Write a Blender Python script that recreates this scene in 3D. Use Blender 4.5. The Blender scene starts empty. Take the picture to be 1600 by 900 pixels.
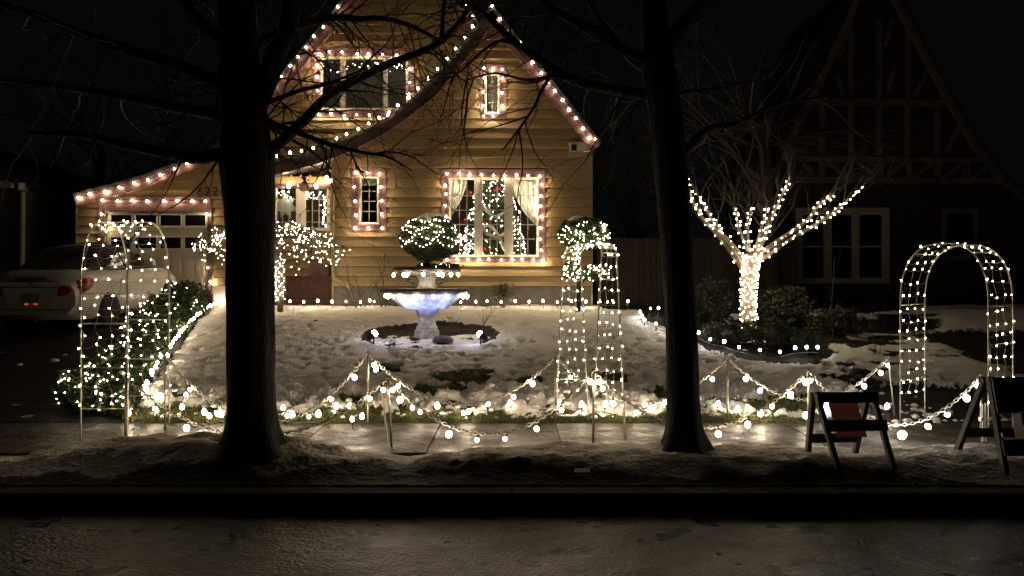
import bpy, math, random
import numpy as np
from mathutils import Vector, Matrix, noise as mnoise

random.seed(7)
RNG = np.random.default_rng(7)
SC = bpy.context.scene
COL = SC.collection
F = 1209.0                      # focal length in pixels of a 1600 px wide frame
EYE = 1.6

# ------------------------------------------------------------------ camera, world, exposure
cam_d = bpy.data.cameras.new("camera")
cam = bpy.data.objects.new("camera", cam_d)
COL.objects.link(cam)
cam.location = (0, 0, EYE)
cam.rotation_euler = (math.radians(90), 0, 0)
cam_d.sensor_width = 36.0
cam_d.lens = 36.0 * F / 1600.0
cam_d.clip_start = 0.05
cam_d.clip_end = 500
SC.camera = cam

world = bpy.data.worlds.new("World")
SC.world = world
world.use_nodes = True
bg = world.node_tree.nodes["Background"]
bg.inputs[0].default_value = (0.85, 0.97, 1.0, 1)     # night sky glow
bg.inputs[1].default_value = 0.0010

SC.view_settings.view_transform = 'Standard'
SC.view_settings.look = 'None'
SC.view_settings.exposure = 0.95
SC.view_settings.gamma = 1.0
SC.render.engine = 'CYCLES'
SC.cycles.use_denoising = True
SC.cycles.max_bounces = 5
SC.cycles.diffuse_bounces = 3
SC.cycles.glossy_bounces = 3
SC.cycles.transparent_max_bounces = 10
SC.cycles.caustics_reflective = False
SC.cycles.caustics_refractive = False
SC.cycles.sample_clamp_indirect = 4.0
SC.cycles.use_light_tree = True
SC.cycles.pixel_filter_type = 'BLACKMAN_HARRIS'
SC.cycles.filter_width = 1.5

E_C9, E_GLOBE, E_MINI = 72.0, 42.0, 36.0

# ------------------------------------------------------------------ helpers
def W(px, py, Y):
    """point seen at photograph pixel (px,py) at distance Y"""
    return Vector(((px - 800) / F * Y, Y, EYE - (py - 450) / F * Y))

class MB:
    def __init__(s):
        s.v = []; s.f = []
    def add(s, vs, fs):
        o = len(s.v)
        s.v.extend([tuple(p) for p in vs])
        s.f.extend([tuple(i + o for i in f) for f in fs])
        return s
    def hexa(s, p):             # 8 points: bottom loop 0-3, top loop 4-7
        return s.add(p, [(3, 2, 1, 0), (4, 5, 6, 7), (0, 1, 5, 4), (1, 2, 6, 5), (2, 3, 7, 6), (3, 0, 4, 7)])
    def box(s, x0, x1, y0, y1, z0, z1):
        return s.hexa([(x0, y0, z0), (x1, y0, z0), (x1, y1, z0), (x0, y1, z0), (x0, y0, z1), (x1, y0, z1), (x1, y1, z1), (x0, y1, z1)])
    def bar(s, a, b, w, d, up=(0, 1, 0)):
        """rectangular bar from a to b; w across, d along 'up'"""
        a = Vector(a); b = Vector(b); t = (b - a).normalized()
        u = Vector(up); u = (u - t * u.dot(t)).normalized(); r = t.cross(u)
        p = []
        for c in (a, b):
            for (i, j) in ((-1, -1), (1, -1), (1, 1), (-1, 1)):
                p.append(c + r * (i * w / 2) + u * (j * d / 2))
        return s.hexa(p)
    def tube(s, pts, rad, n=6, cap=True, jit=0.0):
        pts = [Vector(p) for p in pts]
        if not hasattr(rad, '__len__'): rad = [rad] * len(pts)
        vs = []; fs = []
        prev = None
        for i, p in enumerate(pts):
            t = (pts[min(i + 1, len(pts) - 1)] - pts[max(i - 1, 0)])
            if t.length < 1e-9: t = Vector((0, 0, 1))
            t.normalize()
            if prev is None:
                a = Vector((1, 0, 0)) if abs(t.x) < .8 else Vector((0, 1, 0))
                u = (a - t * a.dot(t)).normalized()
            else:
                u = prev - t * prev.dot(t)
                u = u.normalized() if u.length > 1e-6 else t.orthogonal().normalized()
            prev = u
            w = t.cross(u)
            for k in range(n):
                an = 2 * math.pi * k / n
                r = rad[i] * (1 + (random.uniform(-jit, jit) if jit else 0))
                vs.append(p + (u * math.cos(an) + w * math.sin(an)) * r)
        for i in range(len(pts) - 1):
            for k in range(n):
                a = i * n + k; b = i * n + (k + 1) % n
                fs.append((a, b, b + n, a + n))
        if cap:
            fs.append(tuple(range(n - 1, -1, -1)))
            fs.append(tuple((len(pts) - 1) * n + k for k in range(n)))
        return s.add(vs, fs)
    def lathe(s, prof, c=(0, 0, 0), n=24, a0=0.0):
        """prof: list of (r,z)"""
        vs = []; fs = []
        for r, z in prof:
            for k in range(n):
                an = a0 + 2 * math.pi * k / n
                vs.append((c[0] + r * math.cos(an), c[1] + r * math.sin(an), c[2] + z))
        for i in range(len(prof) - 1):
            for k in range(n):
                a = i * n + k; b = i * n + (k + 1) % n
                fs.append((a, b, b + n, a + n))
        fs.append(tuple(range(n - 1, -1, -1)))
        fs.append(tuple((len(prof) - 1) * n + k for k in range(n)))
        return s.add(vs, fs)
    def prism(s, poly, y0, y1):
        """poly of (x,z) extruded along y"""
        n = len(poly)
        vs = [(x, y0, z) for x, z in poly] + [(x, y1, z) for x, z in poly]
        fs = [tuple(range(n)), tuple(range(2 * n - 1, n - 1, -1))]
        for i in range(n):
            j = (i + 1) % n
            fs.append((i, i + n, j + n, j))
        return s.add(vs, fs)
    def strip(s, up, lo, y0, y1):
        """band between two (x,z) polylines, extruded y0..y1"""
        for i in range(len(up) - 1):
            a, b, c, d = lo[i], lo[i + 1], up[i + 1], up[i]
            p = [(a[0], y0, a[1]), (b[0], y0, b[1]), (b[0], y1, b[1]), (a[0], y1, a[1]),
                 (d[0], y0, d[1]), (c[0], y0, c[1]), (c[0], y1, c[1]), (d[0], y1, d[1])]
            s.hexa(p)
        return s
    def ring(s, c, ax, R, r, n=10, m=4):
        ax = Vector(ax).normalized(); u = ax.orthogonal().normalized(); w = ax.cross(u)
        pts = [Vector(c) + (u * math.cos(2 * math.pi * k / n) + w * math.sin(2 * math.pi * k / n)) * R for k in range(n + 1)]
        return s.tube(pts, r, m, cap=False)

def rootloc(o):
    v = Vector((0, 0, 0))
    while o is not None:
        v += o.location; o = o.parent
    return v

def link_mesh(name, verts, faces, mat, parent=None, smooth=False, kind=None):
    off = rootloc(parent)
    me = bpy.data.meshes.new(name)
    if parent is not None:
        verts = [(x - off.x, y - off.y, z - off.z) for x, y, z in verts]
    me.from_pydata(verts, [], faces)
    me.materials.append(mat)
    if smooth: me.polygons.foreach_set('use_smooth', [True] * len(me.polygons))
    me.update()
    o = bpy.data.objects.new(name, me)
    COL.objects.link(o)
    if parent is not None: o.parent = parent
    if kind: o['kind'] = kind
    return o

def part(name, mb, mat, parent=None, smooth=False, kind=None):
    return link_mesh(name, mb.v, mb.f, mat, parent, smooth, kind)

def tag(o, label=None, cat=None, group=None, kind=None):
    if label: o['label'] = label
    if cat: o['category'] = cat
    if group: o['group'] = group
    if kind: o['kind'] = kind
    return o

def thing(name, loc, label, cat, group=None):
    o = bpy.data.objects.new(name, None)
    o.empty_display_size = .1
    COL.objects.link(o); o.location = loc
    return tag(o, label, cat, group)

def inst(name, me, parent, loc, rot=None, scale=None):
    o = bpy.data.objects.new(name, me)
    COL.objects.link(o)
    o.parent = parent
    o.location = Vector(loc) - rootloc(parent)
    if rot is not None:
        o.rotation_mode = 'QUATERNION'; o.rotation_quaternion = rot
    if scale: o.scale = scale if hasattr(scale, '__len__') else (scale,) * 3
    return o

# ------------------------------------------------------------------ materials
def mat(name, base, rough=.6, base2=None, nscale=4.0, bump=0.0, bscale=30.0, spec=.5, metal=0.0, rough2=None, detail=4, stretch=None, bdist=.01):
    m = bpy.data.materials.new(name); m.use_nodes = True
    nt = m.node_tree; b = nt.nodes['Principled BSDF']
    b.inputs['Base Color'].default_value = (*base, 1)
    b.inputs['Roughness'].default_value = rough
    b.inputs['Metallic'].default_value = metal
    b.inputs['Specular IOR Level'].default_value = spec
    tc = nt.nodes.new('ShaderNodeTexCoord')
    src = tc.outputs['Object']
    if stretch:
        mp = nt.nodes.new('ShaderNodeMapping'); mp.inputs['Scale'].default_value = stretch
        nt.links.new(src, mp.inputs['Vector']); src = mp.outputs['Vector']
    if base2 is not None or rough2 is not None:
        n = nt.nodes.new('ShaderNodeTexNoise'); n.inputs['Scale'].default_value = nscale; n.inputs['Detail'].default_value = detail
        nt.links.new(src, n.inputs['Vector'])
        r = nt.nodes.new('ShaderNodeMapRange'); r.inputs[1].default_value = .35; r.inputs[2].default_value = .65
        nt.links.new(n.outputs['Fac'], r.inputs[0])
        if base2 is not None:
            mx = nt.nodes.new('ShaderNodeMix'); mx.data_type = 'RGBA'
            mx.inputs[6].default_value = (*base, 1); mx.inputs[7].default_value = (*base2, 1)
            nt.links.new(r.outputs[0], mx.inputs[0]); nt.links.new(mx.outputs[2], b.inputs['Base Color'])
        if rough2 is not None:
            r2 = nt.nodes.new('ShaderNodeMapRange'); r2.inputs[3].default_value = rough; r2.inputs[4].default_value = rough2
            nt.links.new(r.outputs[0], r2.inputs[0]); nt.links.new(r2.outputs[0], b.inputs['Roughness'])
    if bump:
        n2 = nt.nodes.new('ShaderNodeTexNoise'); n2.inputs['Scale'].default_value = bscale; n2.inputs['Detail'].default_value = 6
        nt.links.new(src, n2.inputs['Vector'])
        bp = nt.nodes.new('ShaderNodeBump'); bp.inputs['Strength'].default_value = bump; bp.inputs['Distance'].default_value = bdist
        nt.links.new(n2.outputs['Fac'], bp.inputs['Height']); nt.links.new(bp.outputs[0], b.inputs['Normal'])
    return m

def emit(name, col, strength):
    m = bpy.data.materials.new(name); m.use_nodes = True
    nt = m.node_tree; nt.nodes.remove(nt.nodes['Principled BSDF'])
    e = nt.nodes.new('ShaderNodeEmission'); e.inputs[0].default_value = (*col, 1); e.inputs[1].default_value = strength
    if strength > 5:            # no two lamps are equally bright
        oi = nt.nodes.new('ShaderNodeObjectInfo'); mr = nt.nodes.new('ShaderNodeMapRange')
        mr.inputs[3].default_value = strength * .3; mr.inputs[4].default_value = strength * 1.5
        nt.links.new(oi.outputs['Random'], mr.inputs[0]); nt.links.new(mr.outputs[0], e.inputs[1])
    nt.links.new(e.outputs[0], nt.nodes['Material Output'].inputs[0])
    return m

def glassmat(name, tint=(.9, .92, .92), refl=.12):
    m = bpy.data.materials.new(name); m.use_nodes = True
    nt = m.node_tree; nt.nodes.remove(nt.nodes['Principled BSDF'])
    t = nt.nodes.new('ShaderNodeBsdfTransparent'); t.inputs[0].default_value = (*tint, 1)
    g = nt.nodes.new('ShaderNodeBsdfGlossy'); g.inputs['Roughness'].default_value = .03
    mx = nt.nodes.new('ShaderNodeMixShader'); mx.inputs[0].default_value = refl
    nt.links.new(t.outputs[0], mx.inputs[1]); nt.links.new(g.outputs[0], mx.inputs[2])
    nt.links.new(mx.outputs[0], nt.nodes['Material Output'].inputs[0])
    return m

M = dict(
    siding=mat('yellow_siding_paint', (.44, .325, .17), .55, (.37, .27, .135), 1.4, .25, 40, stretch=(.5, 1, 4)),
    gapshade=mat('siding_gap_shade', (.035, .026, .014), .9),  # dark colour stands in for the shade line under each clapboard
    mauve=mat('mauve_trim_paint', (.150, .075, .080), .55, (.115, .056, .060), 2.5, .2, 30),
    white=mat('white_trim_paint', (.74, .70, .62), .5, (.66, .62, .54), 3, .15, 40),
    cream=mat('cream_door_paint', (.78, .72, .61), .45, (.70, .64, .54), 2, .1, 40),
    shingle=mat('dark_roof_shingle', (.03, .028, .027), .9, (.05, .045, .04), 8, .5, 30),
    found=mat('grey_foundation_concrete', (.17, .155, .135), .85, (.12, .11, .10), 5, .5, 40),
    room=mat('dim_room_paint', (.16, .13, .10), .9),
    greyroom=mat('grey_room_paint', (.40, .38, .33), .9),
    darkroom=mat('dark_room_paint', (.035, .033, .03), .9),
    glass=glassmat('window_glass'), glassd=glassmat('dark_window_glass', (.45, .45, .45), .08),
    lead=mat('muntin_paint', (.42, .40, .36), .5),
    curtain=mat('white_lace_curtain', (.80, .75, .66), .9, (.70, .65, .56), 30, .3, 60),
    shade=mat('pale_green_blind', (.40, .44, .28), .8),
    black=mat('black_metal', (.02, .02, .02), .45),
    number=mat('dark_brown_numeral', (.045, .028, .02), .5),
    snow=mat('old_snow', (.80, .80, .80), .55, (.66, .65, .63), 3.0, .9, 26, bdist=.03),
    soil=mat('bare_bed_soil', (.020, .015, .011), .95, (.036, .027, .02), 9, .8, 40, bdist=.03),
    drive=mat('wet_driveway_asphalt', (.018, .017, .016), .55, (.03, .029, .027), 6, .6, 80, rough2=.75),
    pathm=mat('dark_path_paving', (.028, .025, .021), .6, (.045, .04, .034), 5, .5, 60, rough2=.8),
    road=mat('wet_road_asphalt', (.013, .0145, .0165), .24, (.019, .021, .0235), 2.6, 1.0, 38, rough2=.46, bdist=.032, detail=9, spec=.42),
    kerb=mat('kerb_concrete', (.022, .021, .02), .9, (.014, .0135, .013), 5, .5, 40),
    walk=mat('wet_sidewalk_concrete', (.055, .046, .036), .28, (.026, .022, .018), 2.6, .9, 34, rough2=.6, detail=8, spec=.22, bdist=.02),
    grass=mat('winter_grass', (.07, .10, .022), .6, (.12, .12, .03), 9),
    bark=mat('dark_street_tree_bark', (.026, .022, .019), .95, (.014, .012, .011), 6, 1.0, 20, stretch=(3, 3, .45), bdist=.06),
    twig=mat('dark_twig_bark', (.038, .028, .022), .85),
    paletwig=mat('grey_brown_twig_bark', (.10, .075, .05), .85, (.06, .045, .03), 9),
    leaf=mat('evergreen_leaf', (.028, .050, .016), .6, (.042, .068, .02), 7),
    leafd=mat('dark_shrub_leaf', (.016, .024, .010), .65, (.030, .033, .014), 6),
    greyleaf=mat('grey_green_leaf', (.13, .13, .08), .8, (.09, .085, .05), 9),
    wire=mat('dark_green_wire', (.02, .03, .018), .6),
    whitewire=mat('pale_net_wire', (.42, .38, .30), .5),
    galv=mat('pale_steel_tube', (.52, .48, .40), .38, metal=.55),
    post=mat('dull_steel_post', (.30, .27, .22), .42, metal=.5),
    chain=mat('pale_plastic_chain', (.80, .75, .64), .4),
    stone=mat('cast_stone_fountain', (.48, .47, .47), .7, (.24, .235, .24), 9, 1.0, 18, bdist=.03, detail=8),
    rim=mat('dark_stone_rim', (.09, .08, .07), .7, (.05, .045, .04), 7, .6, 30),
    brick=mat('red_brick', (.085, .032, .023), .9, (.05, .020, .016), 9, .5, 60),
    mortar=mat('brick_mortar', (.06, .05, .042), .9),
    carpaint=mat('white_car_paint', (.50, .48, .44), .28),
    softtop=mat('black_fabric_roof', (.012, .012, .013), .8),
    carglass=mat('tinted_car_glass', (.008, .008, .009), .06, spec=.8),
    red=mat('red_tail_lens', (.22, .006, .008), .15), plate=mat('licence_plate_face', (.22, .22, .20), .6),
    chrome=mat('chrome_trim', (.6, .6, .6), .15, metal=1.0),
    tyre=mat('black_rubber_tyre', (.015, .015, .015), .85), rimm=mat('silver_wheel_rim', (.35, .35, .35), .3, metal=.9),
    wood=mat('weathered_barricade_wood', (.085, .055, .034), .75, (.05, .033, .022), 5, .5, 40, stretch=(1, 1, 6)),
    darkboard=mat('black_painted_board', (.017, .016, .016), .6),
    pinkboard=mat('faded_pink_sign_board', (.22, .11, .10), .6, (.17, .085, .08), 8),
    whiteboard=mat('grey_white_sign_face', (.32, .31, .30), .6), redprint=mat('red_sign_print', (.32, .03, .03), .6),
    timber=mat('pale_half_timber', (.15, .135, .108), .9, (.08, .073, .06), 6, .4, 30),
    tudor=mat('dark_tudor_stucco', (.032, .024, .018), .9, (.02, .016, .012), 3, .5, 30),
    tudorwin=mat('old_white_window_paint', (.42, .38, .30), .6, (.33, .30, .24), 4),
    fence=mat('brown_fence_wood', (.06, .045, .03), .85, (.04, .03, .02), 5, .5, 40, stretch=(3, 3, .5)),
    neigh=mat('grey_neighbour_wall', (.10, .09, .08), .8), neightrim=mat('neighbour_white_trim', (.5, .48, .42), .6),
    pinklamp=mat('pink_frosted_shade', (.50, .33, .30), .35),
    redball=mat('red_bauble', (.45, .012, .015), .15), silver=mat('silver_garland', (.55, .53, .50), .4, metal=.4),
    paper=mat('white_paper', (.55, .54, .5), .7),
    dryleaf=mat('dry_brown_leaf', (.14, .07, .03), .8),
    planter=mat('dusty_pink_box', (.14, .062, .055), .7, (.10, .045, .04), 6),
    socket=mat('dark_lamp_socket', (.015, .017, .03), .5),
    warm=emit('warm_clear_bulb', (1, .74, .46), E_C9),
    globe=emit('warm_globe_bulb', (1, .79, .54), E_GLOBE),
    mini=emit('warm_mini_bulb', (1, .80, .52), E_MINI),
    cool=emit('cool_white_globe_bulb', (.98, .92, .84), E_GLOBE),
    blue=emit('blue_white_flood_bulb', (.62, .70, 1.0), 16),
)

def board_tone(m):
    nt = m.node_tree; b = nt.nodes['Principled BSDF']; src = b.inputs['Base Color'].links[0].from_socket
    oi = nt.nodes.new('ShaderNodeObjectInfo'); mr = nt.nodes.new('ShaderNodeMapRange'); mr.inputs[3].default_value = .80; mr.inputs[4].default_value = 1.08
    nt.links.new(oi.outputs['Random'], mr.inputs[0])
    hs = nt.nodes.new('ShaderNodeHueSaturation'); nt.links.new(mr.outputs[0], hs.inputs['Value']); nt.links.new(src, hs.inputs['Color']); nt.links.new(hs.outputs[0], b.inputs['Base Color'])
for k_ in ('siding', 'brick', 'walk', 'fence'): board_tone(M[k_])
def coarse_bump(m, scale, dist):
    nt = m.node_tree; b = nt.nodes['Principled BSDF']; old = b.inputs['Normal'].links[0].from_node
    n = nt.nodes.new('ShaderNodeTexNoise'); n.inputs['Scale'].default_value = scale; n.inputs['Detail'].default_value = 5
    tc = [x for x in nt.nodes if x.type == 'TEX_COORD'][0]; nt.links.new(tc.outputs['Object'], n.inputs['Vector'])
    bp = nt.nodes.new('ShaderNodeBump'); bp.inputs['Strength'].default_value = 1.0; bp.inputs['Distance'].default_value = dist
    nt.links.new(n.outputs['Fac'], bp.inputs['Height']); nt.links.new(bp.outputs[0], old.inputs['Normal'])
coarse_bump(M['road'], 6.0, .035); coarse_bump(M['walk'], 6.0, .05)
def translucent(m, f=.55):
    nt = m.node_tree; b = nt.nodes['Principled BSDF']; tr = nt.nodes.new('ShaderNodeBsdfTranslucent'); tr.inputs[0].default_value = (.95, .92, .85, 1)
    mx = nt.nodes.new('ShaderNodeMixShader'); mx.inputs[0].default_value = f
    nt.links.new(b.outputs[0], mx.inputs[1]); nt.links.new(tr.outputs[0], mx.inputs[2]); nt.links.new(mx.outputs[0], nt.nodes['Material Output'].inputs[0])
translucent(M['curtain'])
for k_, c_ in (('pinkboard', (.32, .19, .175)), ('whiteboard', (.5, .48, .45)), ('redprint', (.45, .05, .05))):
    translucent(M[k_], .6); M[k_].node_tree.nodes['Translucent BSDF'].inputs[0].default_value = (*c_, 1)

# ------------------------------------------------------------------ bulb meshes
def bulb_mesh(name, prof, n, m):
    b = MB(); b.lathe(prof, n=n)
    me = bpy.data.meshes.new(name); me.from_pydata(b.v, [], b.f); me.materials.append(m)
    me.polygons.foreach_set('use_smooth', [True] * len(me.polygons)); me.update()
    return me
C9P = [(.010, .010), (.020, .020), (.0235, .034), (.017, .052), (.005, .068)]
GLP = [(.011, .012), (.020, .022), (.0235, .036), (.018, .052), (.006, .060)]
MNP = [(.003, .002), (.0058, .006), (.0054, .012), (.0016, .018)]
B_C9 = bulb_mesh('clear_bulb', C9P, 7, M['warm'])
B_GL = bulb_mesh('globe_bulb', GLP, 8, M['globe'])
B_CL = bulb_mesh('cool_globe_bulb', GLP, 8, M['cool'])
B_MN = bulb_mesh('mini_bulb', MNP, 5, M['mini'])
B_GD = bulb_mesh('stake_bulb', C9P, 7, M['globe'])

def zquat(d):
    return Vector(d).normalized().to_track_quat('Z', 'Y')

def socket_on(mb, p, d, r=.011, l=.03):
    d = Vector(d).normalized()
    mb.tube([Vector(p) - d * l * .6, Vector(p) + d * .014], r, 5)

def light_string(name, label, pts, bulb, dirf, group=None, wire=True, wirepts=None, scale=1.0, wm='wire', wr=.006, cat='light string', jitter=.0):
    """one string of lamps: a wire with its sockets, and every bulb an object"""
    t = thing(name, pts[len(pts) // 2], label, cat, group)
    mb = MB()
    if wire:
        wp = wirepts or [pts]
        for w in wp:
            if len(w) > 1: mb.tube(w, wr, 4)
    for p in pts:
        d = Vector(dirf(p)) if callable(dirf) else Vector(dirf)
        d = d.normalized() + Vector((random.uniform(-1, 1), random.uniform(-1, 1), random.uniform(-1, 1))) * .28
        q = Vector(p) + Vector((random.uniform(-1, 1), random.uniform(-1, 1), random.uniform(-1, 1))) * jitter
        if wire and bulb is not B_MN: socket_on(mb, q, d)
        inst('bulb', bulb, t, q, zquat(d), scale * random.uniform(.9, 1.12))
    if mb.v: part('wire', mb, M[wm], t)
    return t

# ------------------------------------------------------------------ noise for terrain
def _hash(ix, iy, seed):
    h = (ix.astype(np.int64) * 374761393 + iy.astype(np.int64) * 668265263 + seed * 974711) & 0x7fffffff
    h = ((h ^ (h >> 13)) * 1274126177) & 0x7fffffff
    return ((h ^ (h >> 16)) & 0xffff) / 65535.0
def vnoise(x, y, seed=0):
    ix = np.floor(x); iy = np.floor(y); fx = x - ix; fy = y - iy
    fx = fx * fx * (3 - 2 * fx); fy = fy * fy * (3 - 2 * fy)
    a = _hash(ix, iy, seed); b = _hash(ix + 1, iy, seed); c = _hash(ix, iy + 1, seed); d = _hash(ix + 1, iy + 1, seed)
    return (a * (1 - fx) + b * fx) * (1 - fy) + (c * (1 - fx) + d * fx) * fy
def fbm(x, y, seed=0, oct=4):
    s = 0; a = .5
    for k in range(oct):
        s = s + a * vnoise(x * 2 ** k, y * 2 ** k, seed + k); a *= .5
    return s

PY = [0, 8.3, 8.5, 9, 10, 11, 12.3, 13.5, 14.7, 16, 17.6, 20, 60]
PZ = [.15, .15, .20, .28, .39, .50, .65, .82, .97, 1.10, 1.20, 1.22, 1.4]
def gz(y):
    return float(np.interp(y, PY, PZ))
def edge_x(y):                    # line between driveway and lawn
    return -4.15 - (y - 8.3) * .285
def ground(px, py):
    """ground point under a photograph pixel"""
    prev = None
    for i in range(2000):
        Y = 7.0 + i * .01
        z = EYE - (py - 450) / F * Y
        if z <= gz(Y): return Vector(((px - 800) / F * Y, Y, gz(Y)))
    return Vector(((px - 800) / F * 17, 17, gz(17)))

def in_poly(X, Y, poly):
    inside = np.zeros(X.shape, bool); n = len(poly); j = n - 1
    for i in range(n):
        xi, yi = poly[i]; xj, yj = poly[j]
        c = ((yi > Y) != (yj > Y)) & (X < (xj - xi) * (Y - yi) / (yj - yi + 1e-12) + xi)
        inside ^= c; j = i
    return inside

# ------------------------------------------------------------------ terrain sheets
RINGC = Vector((-1.42, 13.45)); RINGR = 1.2
bed_poly = [tuple(ground(*p)[:2]) for p in ((1003, 487), (1012, 500), (1050, 518), (1100, 543), (1160, 561), (1230, 568), (1285, 562), (1320, 545))]
bed_poly += [(7.5, 13.6), (9.5, 17), (9.5, 20), (2.0, 20), (2.0, 17.0), (2.75, 16.0)]

xs = np.concatenate([np.array([-80, -50, -30, -20]), np.arange(-14, -7.2, .16), np.arange(-7.2, 6.2, .045), np.arange(6.2, 14, .16), np.array([20, 30, 50, 80])])
ys = np.concatenate([np.arange(8.3, 10.2, .035), np.arange(10.2, 14.8, .055), np.arange(14.8, 18.2, .09), np.arange(18.2, 24, .5), np.array([30, 45, 70, 120])])
GX, GY = np.meshgrid(xs, ys)
base = np.interp(GY, PY, PZ)
wob = (fbm(GX * 3.1, GY * 3.1, 5) - .5) * .5
is_drive = GX < (-4.15 - (GY - 8.3) * .285) + wob * .3
is_ring = ((GX - RINGC.x) ** 2 + (GY - RINGC.y) ** 2) < (RINGR + wob * .25) ** 2
is_bed = in_poly(GX + wob * .25, GY + wob * .2, bed_poly)
is_path = (GX > 4.0 + wob + np.clip(GY - 8.6, 0, 9) * .12) & (GY < 9.9 + wob * 1.5)
is_path |= (GX > 7.0 + wob) & (GY < 14 + wob * 3)
front = np.clip((GY - 8.3) / .55, 0, 1)
lump = fbm(GX * 1.6, GY * 1.9, 11, 5) - .5
fine = fbm(GX * 7, GY * 9, 21, 4) - .5
ridge = 1 - np.abs(fbm(GX * 4.2, GY * 6.0, 31, 4) * 2 - 1)
chunk = np.clip(fbm(GX * 9, GY * 11, 131, 4) - .45, 0, .2) * np.clip((10.6 - GY) / 1.4, 0, 1)
dz = lump * .09 + fine * .045 + (ridge - .75) * .035 + chunk * .55
foot = np.zeros_like(GX)
r2 = random.Random(3)
for i in range(900):
    fx = r2.uniform(-6.5, 5); fy = r2.triangular(8.6, 17.2, 11.0); a = r2.uniform(0, 3.14); L = r2.uniform(.08, .15); w = r2.uniform(.045, .07); dp = r2.uniform(.035, .095)
    j0, j1 = np.searchsorted(xs, [fx - .6, fx + .6]); i0, i1 = np.searchsorted(ys, [fy - .6, fy + .6])
    sx = GX[i0:i1, j0:j1] - fx; sy = GY[i0:i1, j0:j1] - fy
    u = (sx * math.cos(a) + sy * math.sin(a)) / L; v = (-sx * math.sin(a) + sy * math.cos(a)) / w
    q = np.sqrt(u * u + v * v)
    foot[i0:i1, j0:j1] += -dp * np.exp(-q ** 5) + dp * .25 * np.exp(-(q - 1.3) ** 2 * 9)
dz = dz + np.clip(foot, -.13, .06)
soft = np.where(is_ring, .35, 1.0)
hard = is_drive | is_path
Z = base + np.where(hard, -.07 + fine * .015, dz * soft * np.clip(front + .15, 0, 1))
Z = np.where(is_bed & ~hard, base - .03 + (fbm(GX * 5, GY * 5, 77) - .5) * .12, Z)
rr = np.sqrt((GX - RINGC.x) ** 2 + (GY - RINGC.y) ** 2)
Z = np.where(is_ring, Z - .06 * np.clip((RINGR - rr) / .15, 0, 1), Z)
Z[0, :] = .135
# snow cover: thin and patchy near the walk, in the ring and in the bed
n1 = fbm(GX * 1.3, GY * 2.0, 51, 4); n2 = fbm(GX * 4.3, GY * 6.5, 61, 4)
bare = (n2 * .5 + n1 * .5 - chunk * .6) > (.42 + np.clip((GY - 8.5) / 1.2, 0, 1) * .30)
bare |= GY < 8.48 + wob * .25
patches = [(725, 588, .38, .55), (602, 575, .25, .3), (690, 610, .35, .25), (960, 590, .2, .35), (1040, 618, .4, .22), (1230, 635, .6, .2), (560, 625, .3, .2), (820, 600, .25, .2)]
for (px, py, ax, ay) in patches:
    g = ground(px, py); bare |= (((GX - g.x) / ax) ** 2 + ((GY - g.y) / ay) ** 2 + (n2 - .5) * 3.2) < .75
ringsnow = (rr < 1.04) & (GY < RINGC.y + .1 + wob * .6) & (n2 < .60)
bedsnow = is_bed & (fbm(GX * 1.7, GY * 2.6, 88, 5) > .575) & (GX > 3.6)
rightmix = (GX > 4.1) & (GY < 13) & (n1 * .5 + n2 * .5 > .50)
is_grass = bare & ~is_ring & ~is_bed & ~hard
is_soil = (is_ring & ~ringsnow) | (is_bed & ~bedsnow) | (rightmix & ~hard)
is_soil |= (GY > 17.9) & ~is_drive
drivesnow = is_drive & (GX > -9) & (fbm(GX * 2.2, GY * 3.1, 91, 4) > .69) & (GY < 12.5)

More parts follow.
